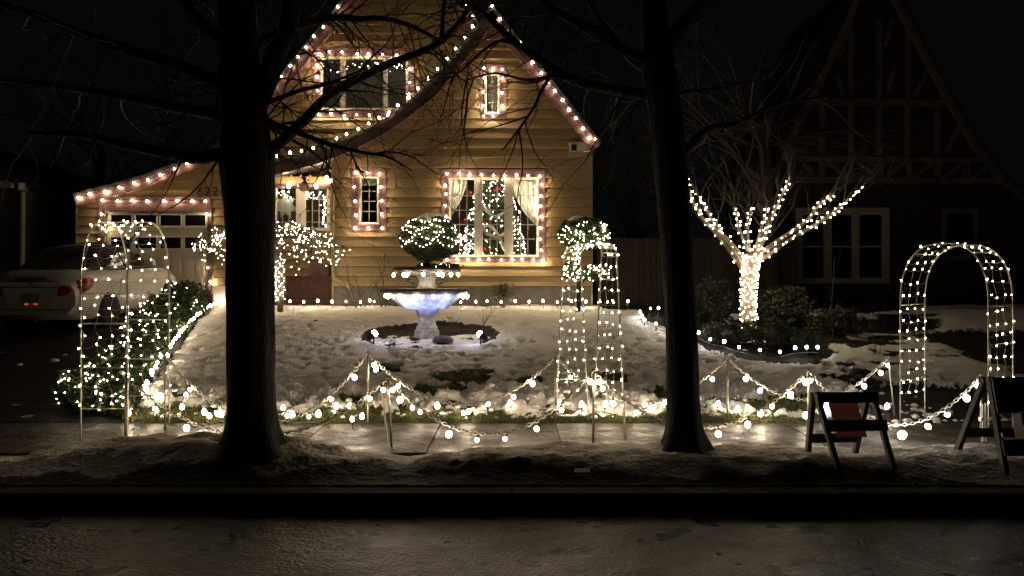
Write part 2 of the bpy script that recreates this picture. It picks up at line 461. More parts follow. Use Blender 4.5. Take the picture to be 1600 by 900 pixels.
def blur(m, k=2):
    m = m.astype(float)
    for _ in range(k):
        p = np.pad(m, 1, mode='edge')
        m = (p[:-2, 1:-1] + 2 * p[1:-1, 1:-1] + p[2:, 1:-1]) / 4
        p = np.pad(m, 1, mode='edge')
        m = (p[1:-1, :-2] + 2 * p[1:-1, 1:-1] + p[1:-1, 2:]) / 4
    return m
def cover_mat(name, layers, ground0, bump0):
    """a ground whose cover (snow, turf, soil, paving) comes from measured cover fields on the mesh"""
    m = bpy.data.materials.new(name); m.use_nodes = True; nt = m.node_tree; N = nt.nodes; L = nt.links
    bs = N['Principled BSDF']; tc = N.new('ShaderNodeTexCoord')
    def noise(sc, det=6):
        n = N.new('ShaderNodeTexNoise'); n.inputs['Scale'].default_value = sc; n.inputs['Detail'].default_value = det
        L.new(tc.outputs['Object'], n.inputs['Vector']); return n.outputs['Fac']
    def two(c1, c2, sc):
        mx = N.new('ShaderNodeMix'); mx.data_type = 'RGBA'; mx.inputs[6].default_value = (*c1, 1); mx.inputs[7].default_value = (*c2, 1)
        r = N.new('ShaderNodeMapRange'); r.inputs[1].default_value = .35; r.inputs[2].default_value = .65
        L.new(noise(sc), r.inputs[0]); L.new(r.outputs[0], mx.inputs[0]); return mx.outputs[2]
    col = two(*ground0)
    edge = noise(16, 8)
    for (attr, c1, c2, sc, sharp) in layers:
        at = N.new('ShaderNodeAttribute'); at.attribute_name = attr
        ad = N.new('ShaderNodeMath'); ad.operation = 'ADD'; L.new(at.outputs['Fac'], ad.inputs[0])
        e2 = N.new('ShaderNodeMath'); e2.operation = 'MULTIPLY_ADD'; L.new(edge, e2.inputs[0]); e2.inputs[1].default_value = 1.1; e2.inputs[2].default_value = -.55
        L.new(e2.outputs[0], ad.inputs[1])
        r = N.new('ShaderNodeMapRange'); r.interpolation_type = 'SMOOTHSTEP'; r.inputs[1].default_value = .5 - sharp; r.inputs[2].default_value = .5 + sharp
        L.new(ad.outputs[0], r.inputs[0])
        mx = N.new('ShaderNodeMix'); mx.data_type = 'RGBA'; L.new(r.outputs[0], mx.inputs[0]); L.new(col, mx.inputs[6]); L.new(two(c1, c2, sc), mx.inputs[7]); col = mx.outputs[2]
    L.new(col, bs.inputs['Base Color']); bs.inputs['Roughness'].default_value = .75; bs.inputs['Specular IOR Level'].default_value = .15
    b1 = N.new('ShaderNodeBump'); b1.inputs['Strength'].default_value = bump0; b1.inputs['Distance'].default_value = .035; L.new(noise(24, 9), b1.inputs['Height']); L.new(b1.outputs[0], bs.inputs['Normal'])
    return m
def sheet2(name, X, Y, Zs, mask, m, fields):
    ny, nx = X.shape
    ii, jj = np.nonzero(mask[:-1, :-1])
    q = np.stack([ii * nx + jj, ii * nx + jj + 1, (ii + 1) * nx + jj + 1, (ii + 1) * nx + jj], 1)
    used, inv = np.unique(q, return_inverse=True); q = inv.reshape(q.shape)
    me = bpy.data.meshes.new(name); me.from_pydata(np.stack([X.ravel()[used], Y.ravel()[used], Zs.ravel()[used]], 1).tolist(), [], q.tolist())
    me.materials.append(m); me.polygons.foreach_set('use_smooth', [True] * len(me.polygons))
    for k, f in fields.items():
        at = me.attributes.new(k, 'FLOAT', 'POINT'); at.data.foreach_set('value', f.ravel()[used].astype(np.float32))
    me.update()
    o = bpy.data.objects.new(name, me); COL.objects.link(o); o['kind'] = 'structure'
    return o
soilm = is_soil & ~hard
grassm = is_grass & ~soilm
lawn_m = cover_mat('snow_turf_and_soil', [('turf', (.045, .055, .016), (.030, .022, .013), 12, .10), ('soil', (.011, .008, .006), (.020, .015, .011), 9, .08), ('paving', (.024, .021, .017), (.04, .035, .03), 5, .15)],
                  ((.86, .835, .79), (.74, .715, .67), 3.0), .7)
drive_m = cover_mat('driveway_surface', [('snow', (.6, .6, .6), (.5, .5, .5), 5, .1)], ((.018, .017, .016), (.03, .029, .027), 6), .5)
drive_m.node_tree.nodes['Principled BSDF'].inputs['Roughness'].default_value = .6
sheet2('driveway', GX, GY, Z, blur(is_drive, 1) > .02, drive_m, {'snow': blur(drivesnow, 1)})
sheet2('snow_lawn', GX, GY, Z + np.where(blur(is_drive, 1) > .98, -.05, 0), ~is_drive, lawn_m, {'turf': blur(grassm, 1), 'soil': blur(soilm, 2), 'paving': blur(is_path, 3)})

# grass blades where the snow has gone
def zat(x, y):
    j = min(max(np.searchsorted(xs, x) - 1, 0), len(xs) - 2); i = min(max(np.searchsorted(ys, y) - 1, 0), len(ys) - 2)
    return float(Z[i, j])
gi, gj = np.nonzero(grassm & (GY < 12.3) & (GX > -4.6) & (GX < 5.5))
sel = RNG.integers(0, len(gi), 17000)
gv = []; gf = []
for k in sel:
    x = GX[gi[k], gj[k]] + random.uniform(-.03, .03); y = GY[gi[k], gj[k]] + random.uniform(-.03, .03); z = Z[gi[k], gj[k]] - .01
    h = random.uniform(.025, .075); a = random.uniform(0, 6.28); w = .0035
    lx = random.uniform(-.04, .04); ly = random.uniform(-.04, .04); o = len(gv)
    gv += [(x - w * math.cos(a), y - w * math.sin(a), z), (x + w * math.cos(a), y + w * math.sin(a), z), (x + lx, y + ly, z + h)]
    gf.append((o, o + 1, o + 2))
link_mesh('grass', gv, gf, M['grass'], kind='stuff')

# snow crumbs along the walk and the lawn front
crumb = MB()
for i in range(420):
    x = random.uniform(-4, 5); y = 8.42 + abs(random.gauss(0, .55)); r = random.uniform(.012, .05)
    z = zat(x, y)
    crumb.lathe([(r * .6, -r * .4), (r, 0), (r * .8, r * .45), (r * .25, r * .7)], (x, y, z + r * .1), n=6, a0=random.random())
part('snow_crumbs', crumb, M['snow'], kind='stuff', smooth=True)

# road, kerb, verge, sidewalk
road = MB()
rx = np.concatenate([[-120, -40], np.linspace(-14, 14, 57), [40, 120]])
ry = np.concatenate([[-60, -10], np.linspace(0, 5.6, 24)])
nv = [(x, y, 0.0 + (-.02 * max(0, (y - 4.6)))) for y in ry for x in rx]
nf = [(i * len(rx) + j, i * len(rx) + j + 1, (i + 1) * len(rx) + j + 1, (i + 1) * len(rx) + j) for i in range(len(ry) - 1) for j in range(len(rx) - 1)]
tag(link_mesh('road', nv, nf, M['road']), kind='structure')
kb = MB()
for i in range(-14, 14):
    kb.hexa([(i * 2.4 + .004, 5.6, -.03), (i * 2.4 + 2.396, 5.6, -.03), (i * 2.4 + 2.396, 5.78, -.03), (i * 2.4 + .004, 5.78, -.03),
             (i * 2.4 + .004, 5.635, .105), (i * 2.4 + 2.396, 5.635, .105), (i * 2.4 + 2.396, 5.78, .122), (i * 2.4 + .004, 5.78, .122)])
tag(part('kerb', kb, M['kerb']), kind='structure')

vx = np.concatenate([[-80, -40, -20], np.arange(-12, 12, .045), [20, 40, 80]])
vy = np.arange(5.78, 7.2, .03)
VX, VY = np.meshgrid(vx, vy)
cx_px = [-80, -10, -5.4, -4.5, -3.75, -3.3, -2.95, -2.4, -1.7, -.9, -.3, .55, 1.6, 2.7, 3.5, 4.4, 10, 80]
cx_z = [.10, .10, .07, .10, .22, .31, .335, .33, .28, .18, .235, .26, .25, .24, .235, .25, .24, .2]
crest = np.interp(VX, cx_px, cx_z)
u = (VY - 5.78)
edge_wob = (fbm(VX * 1.1, VX * 0 + 3, 9, 4) - .5) * .5
back = 6.72 + np.interp(VX, [-5, -2, -1.2, -.2, .6, 5], [.12, .15, -.02, .12, .16, .16]) + edge_wob * .25
shape = np.clip(u / np.interp(VX, [-1.2, .4], [.62, .44]), 0, 1); shape = shape * shape * (3 - 2 * shape)
fall = np.clip((back - VY) / .22, 0, 1); fall = np.sqrt(fall)
vlump = (fbm(VX * 2.3, VY * 3.0, 41, 5) - .5) * .08 + (fbm(VX * 9, VY * 9, 44, 4) - .5) * .055 + (.5 - np.abs(fbm(VX * 4.5, VY * 5.5, 47, 4) * 2 - 1)) * .035
VZ = .128 + (crest - .128) * shape * fall + vlump * np.minimum(shape + .25, fall + .05)
VZ = np.where(VY > back, .10, np.maximum(VZ, .128))
ny, nx = VX.shape
vfront = VY < 6.02 + (fbm(VX * 1.6, VY * 2.2, 71, 5) - .5) * .6 + np.interp(VX, [-6, -3, -.5, .3, 1.2, 6], [-.1, -.02, .15, .0, -.05, -.12])  # turf by the kerb; its darkness also paints the front slope's shade
verge_m = cover_mat('verge_snow_and_shaded_turf', [('turf', (.013, .011, .008), (.024, .021, .017), 7, .25)], ((.80, .77, .72), (.44, .39, .33), 3.2), 1.0)
sheet2('verge_snow', VX, VY, VZ, VY < back + .06, verge_m, {'turf': blur(vfront, 5)})
def vz(x, y):
    j = min(max(np.searchsorted(vx, x), 0), len(vx) - 1); i = min(max(np.searchsorted(vy, y), 0), len(vy) - 1)
    return float(max(VZ[i, j], .12))

swb = MB(); swb.box(-80, 80, 5.79, 8.4, -.1, .115)
sw = part('sidewalk', swb, M['soil']); sw['kind'] = 'structure'
x = -9.3; k = 0
while x < 9:
    w = 1.22
    t1 = random.uniform(-.006, .006)
    sl = MB(); sl.hexa([(x + .003, 6.8, .10), (x + w - .003, 6.8, .10), (x + w - .003, 8.3, .10), (x + .003, 8.3, .10),
                        (x + .005, 6.804, .148 + t1), (x + w - .005, 6.804, .148 - t1), (x + w - .005, 8.296, .150 - t1), (x + .005, 8.296, .150 + t1)])
    part('slab', sl, M['walk'], sw)
    x += w; k += 1

# ------------------------------------------------------------------ yellow house
YF, YB = 17.6, 19.2             # front wing wall, rear wall plane
YRF, YRB = 17.3, 18.9           # planes of the rake boards
def XZ(px, py, Y):
    p = W(px, py, Y); return (p.x, p.z)
house = thing('yellow_house', (W(640, 475, YF).x, YF, 1.2), 'yellow clapboard house with steep gables, mauve trim and strings of lit bulbs', 'house')

SWEEP = [(768, 12), (757, 30), (740, 53), (712, 88), (684, 120), (654, 150), (621, 177), (592, 196), (560, 213), (525, 229), (490, 241), (455, 251), (425, 258), (405, 262)]
RIGHT = [(768, 12), (810, 65), (860, 128), (905, 185), (938, 226)]
LEFTG = [(643, -124), (600, -72), (545, -6), (500, 47), (455, 102), (413, 153), (380, 193), (350, 223), (322, 241), (296, 250), (262, 263), (228, 276), (187, 288), (150, 297), (116, 306)]
LEFTR = [(643, -124), (690, -50), (720, -3), (750, 46), (775, 86)]

def interp_x(path, y):
    ps = sorted(path, key=lambda p: p[1])
    return float(np.interp(y, [p[1] for p in ps], [p[0] for p in ps]))

def boards(Y, y0, y1, step, lf, rf, openings, vis):
    """clapboards between pixel rows y0 (top) and y1 (bottom), each board a part"""
    yb = y1
    while yb > y0:
        yt = max(yb - step, y0)
        cuts = [o for o in openings if o[3] > yt and o[1] < yb]
        segs = [(None, None, yt, yb)]
        spans = sorted([(o[0], o[2]) for o in cuts])
        edges = [None]
        for a, b in spans: edges += [a, b]
        edges.append(None)
        pieces = [(edges[i], edges[i + 1], yt, yb) for i in range(0, len(edges), 2)]
        for o in cuts:
            if o[1] > yt + .5: pieces.append((o[0], o[2], yt, o[1]))
            if o[3] < yb - .5: pieces.append((o[0], o[2], o[3], yb))
        for (a, b, t, bt) in pieces:
            def X(side, y):
                if side == 'l': return lf(y) if a is None else max(a, lf(y))
                return rf(y) if b is None else min(b, rf(y))
            l0, l1, r0, r1 = X('l', t), X('l', bt), X('r', t), X('r', bt)
            if r1 - l1 < 2 or r0 - l0 < -8: continue
            r0 = max(r0, l0 + .3)
            th = lambda y: .004 + .050 * (y - yt) / (yb - yt)
            P = lambda px, py, d: (W(px, py, Y).x, Y - d, W(px, py, Y).z)
            bt2 = bt - (.8 if bt - t > 6 else 0)
            m = MB(); m.hexa([P(l1, bt2, th(bt)), P(r1, bt2, th(bt)), P(r1, bt2, -.02), P(l1, bt2, -.02),
                              P(l0, t, th(t)), P(r0, t, th(t)), P(r0, t, -.02), P(l0, t, -.02)])
            # shade gap: each board's foot stands proud of the board below
            part('clapboard', m, M['siding'], house)
        yb = yt

OP_F = [(703, 279, 841, 401), (563, 277, 591, 349), (759, 116, 779, 177)]
OP_B = [(503, 91, 636, 171), (430, 284, 513, 360), (166, 331, 324, 474)]
boards(YF, 16, 448, 15.4, lambda y: interp_x(SWEEP, y) + 6 if y < 226 else 520, lambda y: interp_x(RIGHT, y) - 4 if y < 215 else 925, OP_F, None)
boards(YB, -100, 475, 13.6, lambda y: interp_x(LEFTG, y) + 5 if y < 303 else 121,
       lambda y: (min(interp_x(LEFTR, y), interp_x(SWEEP, max(y, 12)) + 24) if y < 228 else 530), OP_B, None)
def shade_backing(Y, y0, y1, lf, rf, ops):
    b = MB(); y = y1
    while y > y0:
        yt = max(y - 7, y0); l, r = lf(y) + 1, rf(y) - 1
        cuts = sorted([(o[0], o[2]) for o in ops if o[3] > yt and o[1] < y]); e = [l]
        for p_, q_ in cuts: e += [p_ - 1, q_ + 1]
        e.append(r)
        for i in range(0, len(e), 2):
            if e[i + 1] - e[i] > 1: rectbar(b, e[i], yt, e[i + 1], y, Y, -.021, .06)
        y = yt
    part('shade_backing', b, M['gapshade'], house, kind='stuff')  # dark sheet showing through the board gaps as painted shade
def shell(name, Y, poly_px, y1):
    m = MB(); m.prism([XZ(px, py, Y) for px, py in poly_px], Y + .01, y1); return m
fd = MB(); fd.box(W(519, 0, YF).x, W(926, 0, YF).x, YF - .015, YF + .2, .9, W(0, 448, YF).z)
part('foundation', fd, M['found'], house)
sd = MB()
sd.box(W(925, 0, YF).x - .02, W(925, 0, YF).x + .012, YF - .03, YF + 9, 1.0, W(0, 214, YF).z)
part('side_wall', sd, M['siding'], house)
sd2 = MB(); sd2.box(W(520, 0, YF).x - .012, W(520, 0, YF).x + .02, YF - .045, YB + .2, 1.0, W(0, 236, YF).z)
part('corner_wall', sd2, M['siding'], house)
sd3 = MB(); sd3.box(W(120, 0, YB).x - .012, W(120, 0, YB).x + .02, YB - .04, YB + 6, 1.0, W(0, 306, YB).z)
part('garage_side_wall', sd3, M['siding'], house)
fb = MB(); fb.box(W(328, 0, YB).x, W(520, 0, YB).x, YB - .01, YB + .2, .9, W(0, 470, YB).z)
part('rear_foundation', fb, M['found'], house)

def off_in(path, d, sign):
    out = []
    for i, p in enumerate(path):
        a = path[max(i - 1, 0)]; b = path[min(i + 1, len(path) - 1)]
        tx, ty = b[0] - a[0], b[1] - a[1]; L = math.hypot(tx, ty)
        out.append((p[0] - sign * ty / L * d, p[1] + sign * tx / L * d))
    return out
def rake(path, Y, d, sign, ydeep):
    lo = off_in(path, d, sign)
    b = MB(); b.strip([XZ(*p, Y) for p in path], [XZ(*p, Y) for p in lo], Y - .03, Y + .03)
    part('rake_board', b, M['mauve'], house)
    cap = off_in(path, 3.2, -sign); lo2 = off_in(path, 2.0, sign)
    s = MB(); s.strip([XZ(*p, Y) for p in cap], [XZ(*p, Y) for p in lo2], Y - .06, ydeep)
    part('roof', s, M['shingle'], house)
    lo3 = off_in(path, d * .55, sign); lo4 = off_in(path, d * .75, sign)
    s = MB(); s.strip([XZ(*p, Y) for p in lo3], [XZ(*p, Y) for p in lo4], Y + .035, Y + .42)
    part('soffit', s, M['mauve'], house)
rake(SWEEP, YRF, 16, -1, YB + 3)
rake(RIGHT, YRF, 17, 1, YB + 6)
rake(LEFTG, YRB, 16, -1, YB + 6)
rake(LEFTR, YRB, 16, 1, YB + 6)

def rectbar(mb, x0, y0, x1, y1, Y, d0, d1):
    """a box covering pixel rectangle (x0,y0,x1,y1) on plane Y, from Y-d0 to Y+d1"""
    a = W(x0, y1, Y); b = W(x1, y0, Y)
    return mb.box(a.x, b.x, Y - d0, Y + d1, a.z, b.z)

shade_backing(YF, 30, 448, lambda y: interp_x(SWEEP, y) + 8 if y < 226 else 520, lambda y: interp_x(RIGHT, y) - 6 if y < 215 else 925, OP_F)
shade_backing(YB, -60, 475, lambda y: interp_x(LEFTG, y) + 8 if y < 303 else 121, lambda y: (min(interp_x(LEFTR, y), interp_x(SWEEP, max(y, 12)) + 20) if y < 228 else 530), OP_B)

def window(Y, outer, frame, panes, vert, horiz, glass='glass', depth=2.6, casing='mauve', room='room', fw=3.6):
    wf = MB()
    x0, y0, x1, y1 = frame
    rectbar(wf, x0, y0, x1, y0 + fw, Y, .035, .08); rectbar(wf, x0, y1 - fw, x1, y1, Y, .05, .08)
    rectbar(wf, x0, y0 + fw, x0 + fw, y1 - fw, Y, .034, .08); rectbar(wf, x1 - fw, y0 + fw, x1, y1 - fw, Y, .034, .08)
    for i in range(len(panes) - 1):
        a, b = panes[i][2], panes[i + 1][0]
        rectbar(wf, a, y0 + fw, b, y1 - fw, Y, .028, .08)
        m = (a + b) / 2
        if b - a > 8: rectbar(wf, m - 1.1, y0 + fw, m + 1.1, y1 - fw, Y, .048, -.028)
    w = part('window', wf, M['white'], house)
    for (a, t, b, bt) in panes:
        g = MB(); rectbar(g, a - 1.5, t - 1.5, b + 1.5, bt + 1.5, Y, -.034, .04)
        part('pane', g, M[glass], w)
        mu = MB()
        for v in vert.get((a, t), vert.get('all', [])):
            px = a + (b - a) * v; rectbar(mu, px - .55, t, px + .55, bt, Y, -.012, .03)
        for h in horiz:
            py = t + (bt - t) * h; rectbar(mu, a, py - .55, b, py + .55, Y, -.014, .028)
        if mu.v: part('muntin', mu, M['lead'] if casing != 'attic' else M['white'], w)
    if outer:
        a, t, b, bt = outer
        for r, d in (((a, t, b, y0), .055), ((a, y1, b, bt), .055), ((a, y0, x0, y1), .053), ((x1, y0, b, y1), .053)):
            c = MB(); rectbar(c, *r, Y, d, 0); part('casing', c, M['mauve'], w)
    # the room behind
    a, t, b, bt = frame
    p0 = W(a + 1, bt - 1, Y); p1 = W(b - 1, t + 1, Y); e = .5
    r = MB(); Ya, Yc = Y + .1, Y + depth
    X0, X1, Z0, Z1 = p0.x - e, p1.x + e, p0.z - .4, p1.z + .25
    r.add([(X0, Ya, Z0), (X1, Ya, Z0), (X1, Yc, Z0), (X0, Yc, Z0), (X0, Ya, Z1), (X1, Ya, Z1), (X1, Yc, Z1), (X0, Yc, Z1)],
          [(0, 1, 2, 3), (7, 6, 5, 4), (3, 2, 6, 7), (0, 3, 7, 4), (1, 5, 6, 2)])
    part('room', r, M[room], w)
    return w

wbig = window(YF, (690, 265, 852, 409), (701, 277, 842, 402), [(706, 283, 741, 396), (754, 283, 788, 396), (802, 283, 836, 396)], {'all': [.34, .67]}, [.2, .4, .6, .8], depth=3.2)
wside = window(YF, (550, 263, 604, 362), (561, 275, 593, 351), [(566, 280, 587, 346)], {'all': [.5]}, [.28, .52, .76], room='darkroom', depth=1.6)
watt = window(YF, (750, 102, 792, 187), (757, 114, 781, 179), [(762, 119, 776, 174)], {'all': [.5]}, [.25, .5, .75], room='room', depth=.8)
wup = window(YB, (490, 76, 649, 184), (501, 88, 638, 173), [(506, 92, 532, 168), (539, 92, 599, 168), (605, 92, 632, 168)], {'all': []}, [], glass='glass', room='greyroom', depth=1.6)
went = window(YB, None, (427, 287, 516, 361), [(430, 294, 463, 357), (477, 294, 509, 357)], {'all': [.33, .66]}, [.28, .56, .84], room='room', depth=2, fw=5)
sh = MB(); rectbar(sh, 565, 279, 588, 290, YF + .06, .005, .005); part('blind', sh, M['shade'], wside)
cb = MB(); rectbar(cb, 762, 118, 776, 176, YF + .14, .004, .004); part('curtain', cb, M['curtain'], watt)

# curtains of the big window
def curtain(topl, topr, side, bottom_y, Y):
    """tied-back lace: hangs from (topl..topr) and is gathered to one side"""
    n, k = 26, 16; vs = []; fs = []
    for j in range(k + 1):
        v = j / k
        for i in range(n + 1):
            u_ = i / n
            if side == 'r':
                xl = topl + (topr - topl - 3) * (v ** 2.0)
                x = xl + (topr - xl) * u_
            else:
                xr = topr - (topr - topl - 2) * (v ** 1.6)
                x = topl + (xr - topl) * u_
            y = 282 + (bottom_y - 282) * v
            p = W(x, y, Y); p.y += .035 * math.sin(u_ * 26 + v * 2) * (1 - .4 * v)
            vs.append(tuple(p))
    for j in range(k):
        for i in range(n):
            a = j * (n + 1) + i; fs.append((a, a + 1, a + n + 2, a + n + 1))
    link_mesh('curtain', vs, fs, M['curtain'], wbig, smooth=True)
curtain(703, 729, 'l', 338, YF + .16)
curtain(801, 840, 'r', 352, YF + .16)
cl_ = [W(random.uniform(706, 722), random.uniform(285, 318), YF + .30) for k in range(16)] + [W(random.uniform(806, 838), random.uniform(285, 335), YF + .30) for k in range(28)] + [W(837 + random.uniform(-2, 2), 290 + k * 4, YF + .12) for k in range(12)]
light_string('curtain_lights', 'mini lamps hanging behind the white lace curtains of the big window', cl_, B_MN, (0, 0, -1), wire=False, scale=2.0)

# casing of garage, garage door
gd = MB(); rectbar(gd, 165, 331, 325, 476, YB, -.03, .1)
gdo = part('garage_door', gd, M['cream'], house)
for r_ in range(4):
    for c_ in range(4):
        xa = 172 + c_ * 38.5 + 2; ya = 336 + r_ * 35
        if r_ < 2:
            p = MB(); rectbar(p, xa, ya, xa + 32, ya + 17, YB - .03, .012, 0)
            part('pane', p, M['carglass'], gdo)
            p = MB()
            for rr_ in ((xa - 2, ya - 2, xa + 34, ya), (xa - 2, ya + 17, xa + 34, ya + 19), (xa - 2, ya, xa, ya + 17), (xa + 32, ya, xa + 34, ya + 17)):
                rectbar(p, *rr_, YB - .03, .022, 0)
            part('pane_frame', p, M['cream'], gdo)
        else:
            for h in (0, 1):
                p = MB(); rectbar(p, xa + h * 17, ya, xa + h * 17 + 14, ya + 26, YB - .03, .02, 0)
                part('panel', p, M['cream'], gdo)
for r in ((156, 308, 330, 317), (163, 318.5, 326, 331), (156, 317, 164, 476), (326, 317, 332, 476)):
    p = MB(); rectbar(p, *r, YB, .07, .0); part('garage_casing', p, M['mauve'], house)

# house number
cu = bpy.data.curves.new('number_curve', 'FONT'); cu.body = '622'; cu.size = .32; cu.extrude = .012; cu.space_character = 1.15
to = bpy.data.objects.new('number_tmp', cu); COL.objects.link(to)
dg = bpy.context.evaluated_depsgraph_get(); nm = bpy.data.meshes.new_from_object(to.evaluated_get(dg))
bpy.data.objects.remove(to)
nm.materials.clear(); nm.materials.append(M['number'])
hn = bpy.data.objects.new('house_number', nm); COL.objects.link(hn); hn.parent = house
hn.rotation_euler = (math.radians(90), 0, 0); hn.location = Vector((W(308, 306, YB - .06).x, YB - .06, W(308, 306, YB - .06).z)) - rootloc(house)

# porch valance, soffit light, planter
pv = MB(); rectbar(pv, 424, 276, 515, 287, 18.6, .0, .55)
part('porch_valance', pv, M['siding'], house)
pv = MB(); rectbar(pv, 424, 287, 516, 290, 18.6, .02, .55); part('valance_trim', pv, M['mauve'], house)
hk = MB()
for px in (441, 455.5, 470, 484.5, 498.5):
    a = W(px, 276, 18.62); hk.lathe([(.03, 0), (.02, .035), (.004, .06)], a, 5)
part('shingle_clip', hk, M['white'], house, kind='stuff')
lx = W(476, 290, 18.2)
pl = thing('porch_lantern', (lx.x, 18.2, lx.z), 'pink frosted glass lantern hanging over the porch window', 'lantern')
s = 18.2 / F
b = MB(); b.lathe([(.05, -.14 * 1.0), (.10, -.125), (.165, -.03), (.165, .02), (.07, .045)], lx, 8); part('shade', b, M['pinklamp'], pl)
b = MB(); b.lathe([(.10, .045), (.035, .10), (.035, .13), (.10, .19)], lx, 8); part('bracket', b, M['black'], pl)
b = MB(); b.tube([lx + Vector((0, 0, .18)), lx + Vector((0, .42, .18))], .025, 5); part('hanger', b, M['black'], pl)

plx0, plx1 = W(447, 0, 17.75).x, W(518.5, 0, 17.75).x
plz0, plz1 = 1.12, W(0, 437, 17.75).z
planter = thing('brick_planter', ((plx0 + plx1) / 2, 17.75, plz0), 'dark red brick planter wall by the entry under the glowing weeping tree', 'planter')
b = MB(); b.box(plx0 + .01, plx1 - .01, 17.76, 18.5, plz0, plz1); part('mortar_core', b, M['mortar'], planter)
rows = 7; bh = (plz1 - plz0) / rows
bm_half = None
for r in range(rows):
    x = plx0 - (.11 if r % 2 else 0)
    while x < plx1 - .02:
        xa, xb = max(x, plx0), min(x + .215, plx1)
        if xb - xa > .03:
            b = MB(); b.box(xa + .005, xb - .005, 17.742 + random.uniform(-.004, .004), 17.80, plz0 + r * bh + .006, plz0 + (r + 1) * bh - .006)
            part('brick', b, M['brick'], planter)
        x += .225
x = plx0
while x < plx1 - .03:
    b = MB(); b.box(x + .004, x + .066, 17.715 + random.uniform(-.005, .005), 18.3, plz1, plz1 + .085 + random.uniform(-.006, .006)); part('cap_brick', b, M['brick'], planter)
    x += .0725
bx = MB(); rectbar(bx, 482, 412, 513.5, 430.5, 17.95, .0, .3)
tag(part('pink_box', bx, M['planter']), 'dusty pink box on top of the dark brick planter', 'box')
ds = MB(); ds.tube([W(520, 300, 17.5), W(520, 425, 17.5), W(524, 436, 17.48), W(548, 449, 17.4)], [.035, .035, .04, .045], 6)
part('downspout', ds, M['siding'], house)
vn = MB(); rectbar(vn, 889, 224, 924, 238, YF, .16, -.04)
part('eave_bracket', vn, M['cream'], house)
vn = MB(); rectbar(vn, 893, 226, 901, 236, YF - .16, .02, -.002); part('eave_vent', vn, M['black'], house)
stp = MB(); rectbar(stp, 333, 447, 372, 483, 17.45, 0, 1.2)
tag(part('entry_step', stp, M['cream']), 'pale concrete entry step behind the left tree, lit by the row of stake lights', 'step')

# ------------------------------------------------------------------ strings of lamps on the house
def onp(pts, Y): return [W(x, y, Y) for x, y in pts]
def Z4(p): return tuple(p)
up_tilt = lambda p: (random.uniform(-.4, .4), -.5, .8)
out_tilt = lambda p: (random.uniform(-.5, .5), -.75, -.35)
light_string('roofline_lights', 'string of bulbs along the swooping roof edge from the right peak down over the entry',
    onp([(739, 44), (726, 61), (712, 78), (699, 94), (684, 110), (669, 125), (654, 140), (638, 155), (621, 167), (607, 178), (592, 186), (576, 196), (560, 204), (542, 212), (525, 219), (508, 227), (490, 233), (472, 238), (453, 241), (433, 247)], YRF - .05), B_C9, up_tilt)
light_string('roofline_lights', 'string of bulbs down the right-hand rake of the gable to the corner eave',
    onp([(769, 12), (782, 32), (796, 50), (812, 70), (833, 100), (846, 116), (857, 131), (868, 144), (878, 158), (890, 174), (901, 187), (912, 203), (922, 218), (931, 220)], YRF - .05), B_C9, up_tilt)
light_string('roofline_lights', 'string of bulbs down the left slope of the upper gable beside the wide upstairs window',
    onp([(556, -20), (543, -6), (529, 13), (517, 28), (505, 44), (491, 59), (479, 76), (466, 91), (453, 105), (440, 121), (427, 137), (414, 153), (398, 173)], YRB - .05), B_C9, up_tilt)
light_string('roofline_lights', 'short string of bulbs on the right slope of the upper gable meeting the swooping roof',
    onp([(713, -8), (728, 12), (739, 29)], YRB - .05), B_C9, up_tilt)
light_string('roofline_lights', 'string of bulbs along the low garage eave above the white garage door',
    onp([(292, 255), (272, 263), (252, 272), (231, 281), (209, 286), (187, 292), (164, 298), (142, 303), (121, 308)], YRB - .06), B_C9, out_tilt)
light_string('garage_frame_lights', 'string of bulbs framing the mauve casing of the garage door',
    onp([(328, 440), (326, 418), (325, 334), (323, 314), (300, 313), (277, 313), (254, 313), (231, 313), (208, 312), (184, 313), (161, 312), (160, 334), (160, 356)], YB - .1), B_C9, out_tilt)
def frame_lights(label, seqs, Y):
    allp = []; wp = []
    for s_ in seqs:
        q = onp(s_, Y); allp += q; wp.append(q)
    return light_string('window_frame_lights', label, allp, B_C9, out_tilt, wirepts=wp)
frame_lights('string of bulbs framing the large three-sash window with the decorated tree', [
    [(697, 337), (697, 321), (697, 303), (697, 289), (698, 271), (717, 270), (734, 272), (752, 272), (771, 273), (789, 273), (807, 273), (824, 274), (843, 274), (845, 288), (845, 305), (845, 321), (845, 337), (845, 355), (845, 373), (845, 390), (847, 405), (834, 405), (817, 405), (799, 404), (783, 405), (764, 404), (749, 405), (731, 405), (714, 404), (697, 405)]], YF - .09)
frame_lights('string of bulbs framing the narrow casement window left of the ball topiary', [
    [(575, 269), (556, 269), (555, 291), (555, 313), (555, 335), (555, 355), (576, 356), (596, 355), (595, 334), (596, 313), (596, 291), (594, 270)]], YF - .09)
frame_lights('string of bulbs framing the tiny attic window high in the right gable', [
    [(770, 107), (756, 106), (756, 121), (756, 143), (755, 165), (755, 181), (771, 181)], [(784, 108), (785, 122), (784, 144), (784, 165)]], YF - .09)
frame_lights('string of bulbs framing the wide dark upstairs window in the left gable', [
    [(640, 147), (640, 128), (640, 107)], [(620, 86), (599, 85), (577, 84), (557, 84), (536, 81), (515, 81), (497, 83), (496, 101), (496, 119), (496, 141), (495, 161), (498, 178), (519, 177), (538, 180), (557, 179), (578, 180), (606, 180)]], YB - .09)
light_string('porch_lights', 'short string of bulbs under the porch valance beside the pink lantern', onp([(452, 286), (494, 286), (511, 274), (517, 279)], 18.45), B_C9, (0, -.3, -.9), scale=2.0)

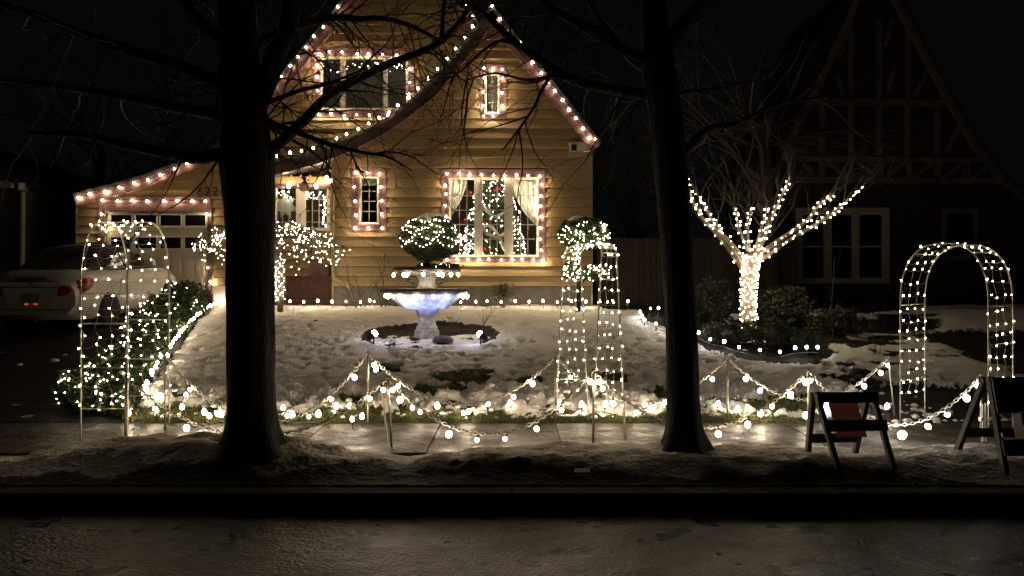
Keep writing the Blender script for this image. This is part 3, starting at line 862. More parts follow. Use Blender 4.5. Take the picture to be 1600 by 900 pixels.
# icicle lamps in the upstairs window, entry window lamps
ic = []
for i in range(54):
    x = random.uniform(507, 631)
    if 531 < x < 541 or 598 < x < 606: continue
    ic.append(W(x, 95 + abs(random.gauss(0, 8)) + 2, YB + .09))
light_string('icicle_lights', 'icicle lamps hanging inside the top of the wide upstairs window', ic, B_MN, (0, 0, -1), wire=False, scale=1.3)
ew = []
for i in range(30):
    x = random.choice([random.uniform(431, 462), random.uniform(478, 508)]); ew.append(W(x, 297 + abs(random.gauss(0, 7)), YB + .09))
for i in range(22): ew.append(W(507 + random.uniform(-3, 2), 305 + i * 2.4, YB + .08))
for i in range(6): ew.append(W(446 + random.uniform(-4, 4), 318 + random.uniform(-4, 6), YB + .3))
light_string('icicle_lights', 'icicle lamps inside the small entry window behind the weeping tree', ew, B_MN, (0, 0, -1), wire=False, scale=2.0)
# paper star in the entry window
star = MB(); c = W(446, 322, YB + .22); pts = []
for k in range(14):
    a = math.pi / 2 + math.pi * k / 7; r = .30 if k % 2 == 0 else .17
    pts.append((c.x + r * math.cos(a), c.z + r * math.sin(a) * 1.1))
star.prism(pts, YB + .21, YB + .24)
tag(part('paper_star', star, M['paper']), 'white paper star hanging inside the entry window', 'star')

# ------------------------------------------------------------------ foliage helper
def leaves(cent, size, nrm=None, aspect=.45):
    """numpy quads: cent (n,3), size (n,)"""
    n = len(cent)
    a = RNG.normal(size=(n, 3)); a /= np.linalg.norm(a, axis=1)[:, None]
    b = RNG.normal(size=(n, 3)); b -= a * (a * b).sum(1)[:, None]; b /= np.linalg.norm(b, axis=1)[:, None]
    s_ = size[:, None]
    p0 = cent - a * s_; p1 = cent + b * s_ * aspect; p2 = cent + a * s_; p3 = cent - b * s_ * aspect
    v = np.stack([p0, p1, p2, p3], 1).reshape(-1, 3)
    f = np.arange(4 * n).reshape(n, 4)
    return v.tolist(), f.tolist()
def ellip(c, r, n, shell_=.55, amp=.35):
    d = RNG.normal(size=(n, 3)); d /= np.linalg.norm(d, axis=1)[:, None]
    rad = shell_ + (1 - shell_) * RNG.random(n) ** .5
    k = 1 + (fbm(d[:, 0] * 3 + 9, d[:, 2] * 3 + d[:, 1] * 2 + 5, 17, 3) - .5) * amp
    return np.array(c) + d * (rad * k)[:, None] * np.array(r)

# ------------------------------------------------------------------ decorated tree behind the big window
tc_ = W(771, 400, 18.75)
xt = thing('indoor_tree', (tc_.x, 18.75, 1.55), 'decorated evergreen tree with lamps and red baubles inside the large window', 'tree')
n = 13000; h = RNG.random(n); ang = RNG.random(n) * 6.283; ztop, zbot = W(0, 222, 18.75).z, 1.75
rmax = (.16 + .86 * (1 - h)) * (.72 + .28 * np.abs(np.sin(h * 24))) * np.sqrt(RNG.random(n))
cent = np.stack([tc_.x + rmax * np.cos(ang), 18.75 + rmax * np.sin(ang), zbot + (ztop - zbot) * h], 1)
lv, lf_ = leaves(cent, RNG.uniform(.04, .08, n), aspect=.16)
link_mesh('crown', lv, lf_, M['leaf'], xt)
b = MB(); b.tube([(tc_.x, 18.75, 1.2), (tc_.x, 18.75, ztop)], [.05, .01], 7); part('trunk', b, M['bark'], xt)
def treept(h_, a):
    r = (.16 + .86 * (1 - h_)) * .97; return Vector((tc_.x + r * math.cos(a), 18.75 + r * math.sin(a), zbot + (ztop - zbot) * h_))
tl = []
for i in range(300):
    tl.append(treept(.17 + .58 * random.random() ** 1.15, random.uniform(-math.pi + .1, -.1)))
light_string('tree_lights', 'mini lamps on the decorated tree inside the large window', tl, B_MN, (0, -1, 0), wire=False, scale=1.7)
bm_ = MB(); bm_.lathe([(.012, -.05), (.042, -.03), (.052, 0), (.042, .03), (.012, .05)], n=8)
bme = bpy.data.meshes.new('bauble'); bme.from_pydata(bm_.v, [], bm_.f); bme.materials.append(M['redball']); bme.polygons.foreach_set('use_smooth', [True] * len(bme.polygons))
for (px, py) in ((733, 300), (779, 295), (779, 336), (760, 345), (771, 360), (757, 390), (721, 387), (725, 345), (773, 297), (744, 365)):
    inst('bauble', bme, xt, W(px, py, 18.05 if py > 330 else 18.35))
gl = MB()
for (p0, p1, sag) in (((750, 315), (793, 325), 18), ((748, 350), (795, 362), 14), ((742, 372), (790, 395), -30)):
    pts = []
    for k in range(13):
        t_ = k / 12; pts.append(W(p0[0] + (p1[0] - p0[0]) * t_, p0[1] + (p1[1] - p0[1]) * t_ + sag * math.sin(math.pi * t_), 18.0))
    gl.tube(pts, .032, 7, jit=.5)
part('garland', gl, M['silver'], xt)

# ------------------------------------------------------------------ fountain
FY = 13.45
fx = W(667, 500, FY).x
def fz(py): return W(0, py, FY).z
fs = FY / F
ft = thing('stone_fountain', (fx, FY, fz(527)), 'two-tier stone fountain with blue-lit lower bowl on the snowy lawn', 'fountain')
b = MB(); b.lathe([(19 * fs, fz(529)), (19.5 * fs, fz(526)), (19 * fs, fz(516)), (16.5 * fs, fz(514)), (16.8 * fs, fz(511)), (14.6 * fs, fz(508)), (13.5 * fs, fz(502)), (13.8 * fs, fz(497)), (16.5 * fs, fz(488)), (18 * fs, fz(485)), (18.5 * fs, fz(482))], (fx, FY, 0), 28)
part('pedestal', b, M['stone'], ft, smooth=False)
b = MB()
prof = [(20 * fs, fz(483)), (34 * fs, fz(482)), (38 * fs, fz(479.5)), (46 * fs, fz(472)), (57 * fs, fz(463)), (64 * fs, fz(458)), (66 * fs, fz(457))]
b.lathe(prof, (fx - .03, FY, 0), 40)
part('lower_bowl', b, M['stone'], ft, smooth=True)
b = MB(); b.lathe([(63 * fs, fz(458.5)), (68.5 * fs, fz(457.5)), (70 * fs, fz(454.5)), (69 * fs, fz(451.5)), (65 * fs, fz(450.5)), (62 * fs, fz(452))], (fx - .05, FY, 0), 48)
part('lower_rim', b, M['rim'], ft, smooth=True)
b = MB(); b.lathe([(17 * fs, fz(452)), (14 * fs, fz(446)), (12.5 * fs, fz(438)), (16 * fs, fz(432)), (26 * fs, fz(428)), (44 * fs, fz(424.5))], (fx, FY, 0), 32)
part('upper_stem', b, M['stone'], ft, smooth=True)
b = MB(); b.lathe([(44 * fs, fz(425)), (52 * fs, fz(424.5)), (54 * fs, fz(421.5)), (52.5 * fs, fz(418.5)), (46 * fs, fz(418)), (40 * fs, fz(420))], (fx, FY, 0), 40)
part('upper_rim', b, M['rim'], ft, smooth=True)
for sx in (-1, 1):
    b = MB(); pts = []
    for k in range(14):
        a = k / 13 * 4.6; r = .085 * (1 - k / 18)
        pts.append((fx + sx * (.24 + r * math.cos(a)), FY - .10, fz(441) + r * math.sin(a)))
    pts.append((fx + sx * .34, FY - .10, fz(434))); b.tube(pts, .022, 6)
    part('scroll', b, M['rim'], ft, smooth=True)
def rimring(cx, R, z, lst):
    out = []
    for px in lst:
        X = W(px, 0, FY).x - cx; X = max(-R, min(R, X)); y = FY - math.sqrt(max(R * R - X * X, 0)) - .02
        out.append(Vector((W(px, 0, FY).x * y / FY if abs(X) < R * .95 else W(px, 0, FY).x, y, z)))
    return out
light_string('fountain_bowl_lights', 'string of large bulbs hanging under the upper fountain rim', rimring(fx, 50 * fs, fz(426), [619, 631, 634, 638, 661, 684, 692, 705, 716]), B_GD, (0, -.2, -1), scale=1.2)
light_string('fountain_bowl_lights', 'string of large bulbs hanging under the blue-lit lower fountain rim', rimring(fx - .05, 66 * fs, fz(459), [602, 606, 624, 650, 677, 700, 727, 730]), B_GD, (0, -.2, -1), scale=1.3)
gpts = [Vector((fx + a_ * fs, FY - math.sqrt(max(0, 46 ** 2 - a_ ** 2)) * fs * .9, fz(417))) for a_ in np.linspace(-3, 46, 16)]
light_string('rim_garland_lights', 'mini lamps lying on the evergreen sprig of the upper fountain rim', gpts, B_MN, (0, -.4, 1), wire=False, scale=1.5, jitter=.02)
lv, lf_ = leaves(np.concatenate([np.array(g)[None] + RNG.normal(size=(60, 3)) * np.array([.05, .05, .022]) for g in gpts]), RNG.uniform(.02, .04, 960))
tag(link_mesh('rim_garland', lv, lf_, M['leafd']), 'evergreen sprig lying along the upper fountain rim', 'garland')

# flood lamps on stakes by the ring
def flood(px, py, side, label):
    p = ground(px, py + 14); p.z = zat(p.x, p.y)
    top = Vector((p.x, p.y, EYE - (py - 450) / F * p.y))
    t = thing('flood_lamp', p, label, 'flood lamp', 'blue flood lamps by the fountain')
    b = MB(); b.tube([p - Vector((0, 0, .05)), p + Vector((0, 0, .10)), top - Vector((side * .05, 0, .05))], .014, 6); part('stake', b, M['socket'], t)
    aim = (Vector((fx - side * -.12, FY - .35, fz(463))) - top).normalized()
    b = MB(); b.tube([top - aim * .14, top - aim * .08, top - aim * .02], [.035, .05, .062], 10); part('housing', b, M['socket'], t)
    b = MB(); b.lathe([(.045, -.02), (.058, .02), (.045, .05), (.012, .062)], n=10)
    o = part('lens', b, M['blue'], None, smooth=True); o.parent = t; o.location = top - p; o.rotation_mode = 'QUATERNION'; o.rotation_quaternion = zquat(aim)
    ld = bpy.data.lights.new('flood_beam', 'SPOT'); ld.energy = 85; ld.color = (.26, .35, 1.0); ld.spot_size = .75; ld.spot_blend = .8; ld.shadow_soft_size = .05
    lo = bpy.data.objects.new('flood_beam', ld); COL.objects.link(lo); lo.parent = t
    lo.location = top + aim * .08 - p; lo.rotation_mode = 'QUATERNION'; lo.rotation_quaternion = aim.to_track_quat('-Z', 'Y')
flood(584, 522, -1, 'blue-white flood lamp on a stake at the left edge of the fountain ring')
flood(751, 523, 1, 'blue-white flood lamp on a stake at the right edge of the fountain ring')
b = MB(); g = ground(692, 530); b.lathe([(.17, 0), (.18, .05), (.13, .10), (.04, .12)], (g.x, g.y, g.z - .06), 12)
o = tag(part('stepping_stone', b, M['rim'], smooth=True), 'dark rounded stone on the snow at the fountain foot', 'stone')

# ------------------------------------------------------------------ lamps on stakes in the ground
def stakes(name, label, pix, bulb=B_GD, h=.11, Yfix=None, group=None, scale=1.0, tilt=(0, -.15, 1)):
    t = None; pts = []
    for (px, py) in pix:
        if Yfix is not None:
            g = Vector(((px - 800) / F * Yfix, Yfix, gz(Yfix)))
        else:
            g = ground(px, py + h * F / 12)
            g = ground(px, py + h * F / g.y)
        pts.append(Vector((g.x, g.y, max(EYE - (py - 450) / F * g.y, g.z + .03))))
    t = thing(name, pts[len(pts) // 2], label, 'light string', group)
    mb = MB()
    mb.tube([p + Vector((0, .02, -.05)) for p in pts], .006, 4)
    for p in pts:
        socket_on(mb, p, (0, 0, 1))
        gz_ = gz(p.y) - .05
        inst('bulb', bulb, t, p, zquat((random.uniform(-.2, .2) + tilt[0], tilt[1], tilt[2])), scale * random.uniform(.75, 1.15))
        if p.z - .02 > gz_:
            sb = MB(); sb.tube([(p.x, p.y, gz_), (p.x, p.y, p.z - .02)], .005, 4); part('stake', sb, M['wire'], t)
    part('wire', mb, M['wire'], t)
    return t
foot = [(x, 473 + (1 if k % 2 else 0)) for k, x in enumerate(range(453, 1000, 22)) if not (587 < x < 745)]
foot += [(578, 472), (720, 474), (743, 474)]
foot.sort()
stakes('house_foot_lights', 'straight row of bulbs on stakes along the foot of the yellow house', foot, Yfix=17.0)
drv = [(344, 473), (339, 475), (334, 478), (329, 481), (324, 484), (319, 487), (314, 491), (309, 495), (304, 500), (299, 504), (295, 508), (291, 512), (287, 517), (283, 522), (279, 527), (275, 532), (270, 538), (266, 545), (262, 560), (252, 560), (247, 570), (243, 577), (238, 586), (231, 602), (229, 612)]
stakes('driveway_edge_lights', 'dense diagonal row of bulbs on stakes between hedge and snowy lawn', drv, h=.08, scale=1.12)
bedl = [(1000, 490), (1003, 496), (1007, 503), (1016, 484), (1029, 484), (1025, 508), (1046, 515), (1070, 519), (1091, 523), (1110, 533), (1131, 537), (1155, 545), (1187, 550), (1219, 553), (1242, 547), (1260, 546), (1277, 546)]
stakes('bed_edge_lights', 'curving row of bulbs on stakes along the shrub bed under the lit tree', bedl, B_CL, h=.10)
frl = [(220, 620), (246, 622), (291, 621), (245, 646), (201, 650), (285, 641), (320, 650), (327, 655), (345, 653),
       (442, 642), (448, 654), (456, 655), (497, 653), (526, 640), (545, 640), (551, 660), (565, 656), (645, 642), (657, 648), (683, 640), (725, 650), (731, 648), (762, 636), (798, 634), (874, 634), (909, 637), (945, 637),
       (994, 650), (1006, 637), (1040, 633), (1121, 635), (1153, 645), (1187, 652), (1207, 640), (1257, 655), (1386, 640)]
stakes('lawn_front_lights', 'scattered row of bulbs on stakes in the grass strip beside the sidewalk', frl, B_GD, h=.07, scale=1.1)

# ------------------------------------------------------------------ posts and chains
def post(px, pyt, pyb, zb, label, lean=0.0, r=.011):
    Y = (EYE - zb) * F / (pyb - 450)
    x = (px - 800) / F * Y; zt = EYE - (pyt - 450) / F * Y
    b = MB(); b.tube([(x + lean, Y, zb - .1), (x, Y, zt)], [r, r * .9], 7)
    b.lathe([(r * 1.2, -.012), (r * 1.25, .0), (r * .4, .015)], (x, Y, zt), 7)
    o = part('chain_post', b, M['post'], smooth=True)
    tag(o, label, 'post', 'thin posts carrying the chains')
    return Vector((x, Y, zt - .01))
zb = .16
pA = post(258, 552, 671, zb, 'thin post behind the left arch, chain on its right side')
pB = post(575, 550, 662, zb, 'thin post at the lawn edge right of the left tree, chains on both sides')
pC = post(868, 556, 661, zb, 'thin post at the lawn edge against the far leg of the middle arch')
pD = post(1137, 557, 656, zb, 'thin post at the lawn edge just right of the right tree trunk')
pE = post(1388, 557, 650, zb, 'thin post near the foot of the right arch, tilted slightly', lean=.08)
qA = post(196, 588, 688, zb, 'dark post standing in the near leg of the left arch')
qB = post(606, 590, 697, zb, 'thin post on the street side of the sidewalk with a cluster of bulbs', lean=.04)
qC = post(927, 578, 690, zb, 'thin post standing in the near leg of the middle arch')
qD = post(1263, 578, 690, zb, 'thin post behind the left end of the small wooden barricade, bright bulb on top')
qE = post(1533, 585, 695, zb, 'thin post beside the big dark barricade at the right edge')
b = MB(); p = W(597, 605, 7.3); b.tube([(p.x + .06, 7.25, .12), p], .010, 6)
tag(part('chain_post', b, M['post']), 'short spare post leaning beside the bulb cluster on the sidewalk', 'post', 'thin posts carrying the chains')

def link_ring(mb, p, t, k, L=.036, R=.015, r=.0055):
    """one chain link: a stadium ring along t, alternately turned"""
    t = t.normalized(); u = t.orthogonal().normalized() if abs(t.z) > .95 else Vector((0, 0, 1)).cross(t).normalized()
    w = t.cross(u); s_ = u if k % 2 else w
    pts = []
    for i in range(9):
        a = 2 * math.pi * i / 8
        pts.append(p + t * math.cos(a) * L * .62 + s_ * math.sin(a) * R)
    mb.tube(pts, r, 4, cap=False)
def chain(a, b, zlow, label, n_bulb, bulbs=None, bm=B_GL, drop=.03):
    """hanging chain whose lowest point is at height zlow"""
    sag = (a.z + b.z) / 2 - zlow
    f = lambda t: a.lerp(b, t) - Vector((0, 0, sag * 4 * t * (1 - t)))
    t = thing('lit_chain', a.lerp(b, .5) - Vector((0, 0, sag)), label, 'chain', 'chains of bulbs along the sidewalk')
    pts = [f(i / 400) for i in range(401)]
    L = [0]
    for i in range(400): L.append(L[-1] + (pts[i + 1] - pts[i]).length)
    m = MB(); step = .037; k = 0
    while k * step < L[-1]:
        j = np.searchsorted(L, k * step); j = min(max(j, 1), 400)
        link_ring(m, pts[j], pts[j] - pts[j - 1], k); k += 1
    part('links', m, M['chain'], t, kind='stuff')
    wpts = [pts[i] + Vector((random.uniform(-.012, .012), random.uniform(-.012, .012), random.uniform(-.012, .012))) for i in range(0, 401, 8)]
    m = MB(); m.tube(wpts, .004, 4)
    for i in range(n_bulb):
        tt = (bulbs[i] if bulbs else (i + .5) / n_bulb + random.uniform(-.02, .02))
        p = f(tt) - Vector((0, .012, drop))
        d = Vector((random.uniform(-.5, .5), random.uniform(-.4, .1), -1))
        socket_on(m, p, d)
        inst('bulb', bm, t, p, zquat(d), random.uniform(.78, 1.22))
    part('wire', m, M['wire'], t)
    return t
chain(pA, pB, .20, 'chain of bulbs sagging behind the left tree trunk at the lawn edge', 5, [.12, .25, .70, .82, .93])
chain(pB, pC, .36, 'chain of bulbs along the lawn edge between left tree and middle arch', 5, [.03, .05, .16, .77, .88])
chain(pC, pD, .37, 'chain of bulbs along the lawn edge from middle arch past the right tree', 4, [.09, .33, .56, .90])
chain(pD, pE, .36, 'chain of bulbs along the lawn edge behind the small wooden barricade', 6, [.10, .20, .60, .84, .94, .985], B_CL)
chain(qA, qB, .22, 'chain of bulbs on the street side from left arch to the bulb cluster post', 5, [.12, .24, .38, .94, .98])
chain(qB, qC, .25, 'chain of bulbs dipping low over the sidewalk left of the middle arch', 8, [.02, .06, .30, .43, .57, .71, .84, .985])
chain(qC, qD, .29, 'chain of bulbs dipping over the sidewalk in front of the right tree', 6, [.02, .05, .58, .72, .92, .985])
chain(qD, qE, .33, 'chain of bulbs from the small barricade to the right arch', 6, [.015, .13, .68, .80, .92, .985], B_CL)
# loose bulbs lying on the walk under the right arch
t = light_string('loose_lamp', 'single bright bulb lying on the snow in front of the right arch', [W(1405, 687, 7.1)], B_CL, (.2, -.6, .7), scale=1.7)

# ------------------------------------------------------------------ garden arches with nets of mini lamps
def garden_arch(label, A0, A1, B0, B1, z0, h, label_net, spring=.62, pinch=1.0, bars=(.12, .38, .64), seed=1):
    """two hoops A and B: A0/A1 near and far foot of hoop A, B0/B1 of hoop B (x,y)"""
    rnd = random.Random(seed)
    c = Vector(((A0[0] + A1[0] + B0[0] + B1[0]) / 4, (A0[1] + A1[1] + B0[1] + B1[1]) / 4, z0))
    t = thing('garden_arch', c, label, 'garden arch', 'tubular garden arches wrapped in net lights')
    zs = z0 + (h - z0) * spring
    def hoop(P, Q, u, side):
        P = Vector((P[0], P[1], 0)); Q = Vector((Q[0], Q[1], 0)); span = (Q - P).length
        ll = zs - z0; la = math.pi / 2 * ((span / 2) + (h - zs)) / 2 * 2 / 1.0
        la = la * .98; tot = 2 * ll + la; s_ = u * tot
        if s_ < ll: q = P.copy(); q.z = z0 + s_
        elif s_ > ll + la: q = Q.copy(); q.z = z0 + (tot - s_)
        else:
            a = math.pi * (s_ - ll) / la
            m = (P + Q) / 2; q = m + (P - m) * math.copysign(abs(math.cos(a)) ** .8, math.cos(a)); q.z = zs + (h - zs) * max(0.0, math.sin(a)) ** .8
        k = 1 - (1 - pinch) * max(0, (q.z - z0) / (h - z0))
        o = (Vector((B0[0], B0[1], 0)) - Vector((A0[0], A0[1], 0))) * .5 * (1 - k)
        return q + (o if side == 0 else -o), tot
    HA = lambda u: hoop(A0, A1, u, 0)[0]
    HB = lambda u: hoop(B0, B1, u, 1)[0]
    tot = hoop(A0, A1, 0, 0)[1]
    for H in (HA, HB):
        b = MB(); b.tube([H(i / 60) - (Vector((0, 0, .06)) if i in (0, 60) else Vector((0, 0, 0))) for i in range(61)], .0085, 6); part('hoop', b, M['galv'], t, smooth=True)
    for f in list(bars) + [1.0]:
        zz = f * (zs - z0) / tot
        for u in (zz, 1 - zz):
            b = MB(); b.tube([HA(u), HB(u)], .0065, 5); part('crossbar', b, M['galv'], t)
    for u in (.42, .5, .58):
        b = MB(); b.tube([HA(u), HB(u)], .0065, 5); part('crossbar', b, M['galv'], t)
    net = thing('net_lights', c, label_net, 'net lights', 'net lights on the garden arches')
    w = MB(); NB = 0
    rows = int(tot / (.105 if A0[0] < -3 else .125)); cols = 4
    pt = lambda u, v: HA(u).lerp(HB(u), v) + Vector((rnd.uniform(-.012, .012), rnd.uniform(-.012, .012), rnd.uniform(-.018, .018)))
    u0, u1 = .075, .925
    grid = [[pt(u0 + (u1 - u0) * i / (rows - 1), (j + .25 * (i % 2)) / (cols - .75)) for j in range(cols)] for i in range(rows)]
    for j in range(cols):
        w.tube([grid[i][j] for i in range(rows)], .0022, 3)
    for i in range(rows):
        pts = []
        for j in range(cols - 1):
            a_, b_ = grid[i][j], grid[i][j + 1]
            pts += [a_, a_.lerp(b_, .5) - Vector((0, 0, .022))]
        pts.append(grid[i][-1]); w.tube(pts, .0022, 3)
        for j in range(cols):
            if rnd.random() < .9:
                inst('bulb', B_MN, net, grid[i][j], zquat((rnd.uniform(-1, 1), rnd.uniform(-1, .2), rnd.uniform(-.6, 1))), rnd.uniform(.85, 1.15))
    part('net_wire', w, M['whitewire'], net)
    return t
garden_arch('left garden arch over the sidewalk in front of the parked white car',
            (-4.08, 7.32), (-4.08, 8.22), (-3.64, 7.32), (-3.64, 8.22), .15, 2.26, 'net of mini lamps on the left arch by the driveway hedge', .66, 1.0, (.22, .50, .80), 4)
garden_arch('middle garden arch over the sidewalk in front of the tiered topiary',
            (.77, 7.40), (.47, 8.35), (1.09, 7.43), (.83, 8.38), .15, 2.05, 'net of mini lamps on the middle arch before the lawn', .94, .42, (.26, .52, .86), 5)
garden_arch('right garden arch standing before the dark half-timbered house',
            (4.15, 8.27), (4.68, 7.60), (4.60, 8.62), (5.14, 7.94), .16, 2.06, 'net of mini lamps on the right arch near the big barricade', .66, 1.0, (.08, .36, .70), 6)

# ------------------------------------------------------------------ topiaries
TY = 16.2; ts = TY / F
c = W(672, 373, TY)
top1 = thing('ball_topiary', (c.x, TY, gz(TY)), 'ball-shaped evergreen topiary with a snow cap behind the fountain', 'topiary')
cc = ellip(c, (46 * ts, 44 * ts, 37 * ts), 15000, .62)
lv, lf_ = leaves(cc, RNG.uniform(.018, .038, len(cc)), aspect=.5); link_mesh('crown', lv, lf_, M['leaf'], top1)
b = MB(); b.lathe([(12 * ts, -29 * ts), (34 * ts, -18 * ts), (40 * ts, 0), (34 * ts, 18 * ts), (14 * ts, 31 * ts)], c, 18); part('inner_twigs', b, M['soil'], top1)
b = MB(); b.tube([(c.x - .09, TY, gz(TY) - .1), (c.x - .10, TY, c.z - .75), (c.x - .05, TY, c.z - .4)], [.06, .05, .07], 7); part('trunk', b, M['bark'], top1)
def snowcap(c, r, h, parent, seed=0):
    vs = []; fs = []; n, k = 22, 7
    rr_ = random.Random(seed); ph = rr_.uniform(0, 6)
    for j in range(k + 1):
        for i in range(n):
            a = 2 * math.pi * i / n; e = 1 + .25 * math.sin(a * 3 + ph) + .15 * math.sin(a * 7 + ph * 2)
            q = j / k; R = r * q * (e if j > 2 else 1)
            vs.append((c[0] + R * math.cos(a), c[1] + R * math.sin(a), c[2] - h * (q ** 2) * 1.25 + rr_.uniform(-.012, .012) + (-.03 if j == k else 0)))
    for j in range(k):
        for i in range(n):
            a = j * n + i; b_ = j * n + (i + 1) % n; fs.append((a, b_, b_ + n, a + n))
    return link_mesh('snow_cap', vs, fs, M['snow'], parent, smooth=True)
snowcap((c.x - .03, TY - .08, c.z + 38.5 * ts), 25 * ts, 9 * ts, top1, 1)
bl = []
def on_ell(c, r, dx, dz_):
    q = 1 - (dx / r[0]) ** 2 - (dz_ / r[2]) ** 2
    return Vector((c.x + dx, c.y - r[1] * math.sqrt(max(q, 0)) - .01, c.z + dz_))
for row, (py, amp) in enumerate(((347, 3), (357, 5), (363, 6), (374, 6), (383, 7))):
    for k in range(18):
        px = 627 + k * 5.4 + random.uniform(-2.2, 2.2); yy = py + amp * math.sin(k * .9 + row * 2) * .6 + random.uniform(-2, 2)
        dx, dz_ = (px - 672) * ts, (373 - yy) * ts
        if (dx / (47 * ts)) ** 2 + (dz_ / (39 * ts)) ** 2 < .98: bl.append(on_ell(c, (47 * ts, 44 * ts, 39 * ts), dx, dz_))
for k in range(26):
    px = random.uniform(705, 729); yy = 362 + (px - 705) * .9 + random.uniform(-8, 9); bl.append(W(px, yy, TY - .1))
light_string('topiary_lights', 'bands of mini lamps wound round the ball topiary', bl, B_MN, (0, -1, 0), wire=False, scale=1.5)

T2 = 16.2
top2 = thing('tiered_topiary', (W(905, 0, T2).x, T2, gz(T2)), 'tiered evergreen topiary with a snow cap at the right corner of the yellow house', 'topiary')
tiers = [((912, 366), (42, 27)), ((893, 424), (15, 15)), ((929, 426), (23, 13))]
bl = []
for (px, py), (rx_, rz_) in tiers:
    c = W(px, py, T2 + random.uniform(-.1, .1)); r = (rx_ * ts, rx_ * ts * .85, rz_ * ts)
    n_ = int(260 * rx_ * rz_ / 27); n_ = min(n_, 11000)
    cc = ellip(c, r, n_, .5); lv, lf_ = leaves(cc, RNG.uniform(.018, .036, n_), aspect=.5); link_mesh('crown', lv, lf_, M['leaf'], top2)
    for k in range(int(rx_ * rz_ / 11) + 16):
        a = random.uniform(-1, 1); bz = random.uniform(-1, 1)
        if a * a + bz * bz < 1 and not (py < 400 and bz > .62): bl.append(on_ell(c, r, a * r[0], bz * r[2]))
c = W(912, 366, T2); snowcap((c.x - .12, T2, c.z + 29 * ts), 17 * ts, 6 * ts, top2, 4)
b = MB(); p = W(904, 400, T2)
b.tube([(p.x, T2, gz(T2) - .1), (p.x, T2, p.z - .2), (p.x + .03, T2, p.z + .2)], [.045, .04, .04], 7)
b.tube([(p.x, T2, p.z - .55), W(893, 424, T2)], .022, 5); b.tube([(p.x, T2, p.z - .6), W(926, 426, T2)], .022, 5)
part('trunk', b, M['bark'], top2)
for k in range(14): bl.append(W(random.uniform(896, 908), random.uniform(396, 415), T2 - .1))
light_string('topiary_lights', 'mini lamps over the tiers of the tiered topiary', bl, B_MN, (0, -1, 0), wire=False, scale=1.5)

# ------------------------------------------------------------------ branch growers
def grow(mb, p, d, L, r, depth, rnd, gravity=0.0, kids=4, spread=.9, wig=.22, ends=None, n=6, sides=4):
    pts = [Vector(p)]; d = Vector(d).normalized(); rr = [r]
    dirs = [d.copy()]
    for i in range(n):
        d = (d + Vector((rnd.uniform(-1, 1), rnd.uniform(-1, 1), rnd.uniform(-1, 1))) * wig + Vector((0, 0, gravity))).normalized()
        pts.append(pts[-1] + d * L / n); rr.append(r * (1 - .75 * (i + 1) / n)); dirs.append(d.copy())
    mb.tube(pts, rr, sides if depth > 0 else 3, cap=False)
    if ends is not None: ends.append(pts)
    if depth > 0:
        for k in range(kids):
            i = rnd.randint(1, n); ax = dirs[i].orthogonal().normalized()
            ax = Matrix.Rotation(rnd.uniform(0, 6.28), 3, dirs[i]) @ ax
            nd = (dirs[i] * math.cos(spread) + ax * math.sin(spread) * rnd.uniform(.7, 1.1)).normalized()
            grow(mb, pts[i], nd, L * rnd.uniform(.4, .7), max(rr[i] * .62, .0022), depth - 1, rnd, gravity, max(kids - 1, 2), spread, wig, ends, max(n - 1, 4), sides)

def smooth_path(pts, rad, k=5):
    """Catmull-Rom through points (Vectors) with radii"""
    out = []; ro = []
    n = len(pts)
    for i in range(n - 1):
        p0, p1, p2, p3 = pts[max(i - 1, 0)], pts[i], pts[i + 1], pts[min(i + 2, n - 1)]
        for j in range(k):
            t = j / k
            out.append(.5 * ((2 * p1) + (p2 - p0) * t + (2 * p0 - 5 * p1 + 4 * p2 - p3) * t * t + (3 * p1 - p0 - 3 * p2 + p3) * t ** 3))
            ro.append(rad[i] * (1 - t) + rad[i + 1] * t)
    out.append(pts[-1]); ro.append(rad[-1])
    return out, ro

# ------------------------------------------------------------------ glowing weeping tree left of the entry
WY = 16.4; ws = WY / F
wb = W(438, 474, WY); rnd = random.Random(12)
wt = thing('weeping_tree', (wb.x, WY, gz(WY)), 'small weeping tree with umbrella of bare twigs, beside the brick planter', 'tree')
b = MB(); tp, tr = smooth_path([Vector((wb.x, WY, gz(WY) - .1)), W(438, 440, WY), W(432, 410, WY), W(424, 380, WY)], [.07, .055, .05, .045]); b.tube(tp, tr, 8); part('trunk', b, M['paletwig'], wt)
cwx = 420; topz = W(0, 350, WY).z
mb = MB(); wl = []
for k in range(190):
    a = k * 2.399; R = (.25 + .75 * rnd.random() ** .5)
    ex = cwx + 121 * R * math.cos(a); ey = WY + 1.35 * R * math.sin(a)
    h0 = W(0, 378, WY).z; zt = topz - .34 * R ** 2 + rnd.uniform(-.08, .06); ze = W(0, 376 + rnd.uniform(.1, 1.0) * 56 * (1.05 - .45 * R), WY).z
    p0 = W(cwx, 380, WY); X = W(ex, 0, WY).x
    pts = [p0, Vector((p0.x + (X - p0.x) * .35, WY + (ey - WY) * .35, (h0 + zt) / 2 + .10)), Vector((p0.x + (X - p0.x) * .72, WY + (ey - WY) * .72, zt + .04)), Vector((X, ey, zt - .12)), Vector((X + (X - p0.x) * .05, ey, min(ze, zt - .15)))]
    q, r_ = smooth_path(pts, [.014, .010, .007, .005, .003], 4); mb.tube(q, r_, 4, cap=False)
    for i in range(4, len(q)):
        if ey < WY + 1.2: wl.append(q[i] + Vector((rnd.uniform(-.05, .05), -.02, rnd.uniform(-.05, .05))))
        if rnd.random() < .5: grow(mb, q[i], (rnd.uniform(-1, 1), rnd.uniform(-1, .4), rnd.uniform(-.6, .3)), rnd.uniform(.12, .3), .004, 0, rnd, n=3)
part('twigs', mb, M['paletwig'], wt, kind='stuff')
def pix(p): return (800 + p.x / p.y * F, 450 - (p.z - EYE) / p.y * F)
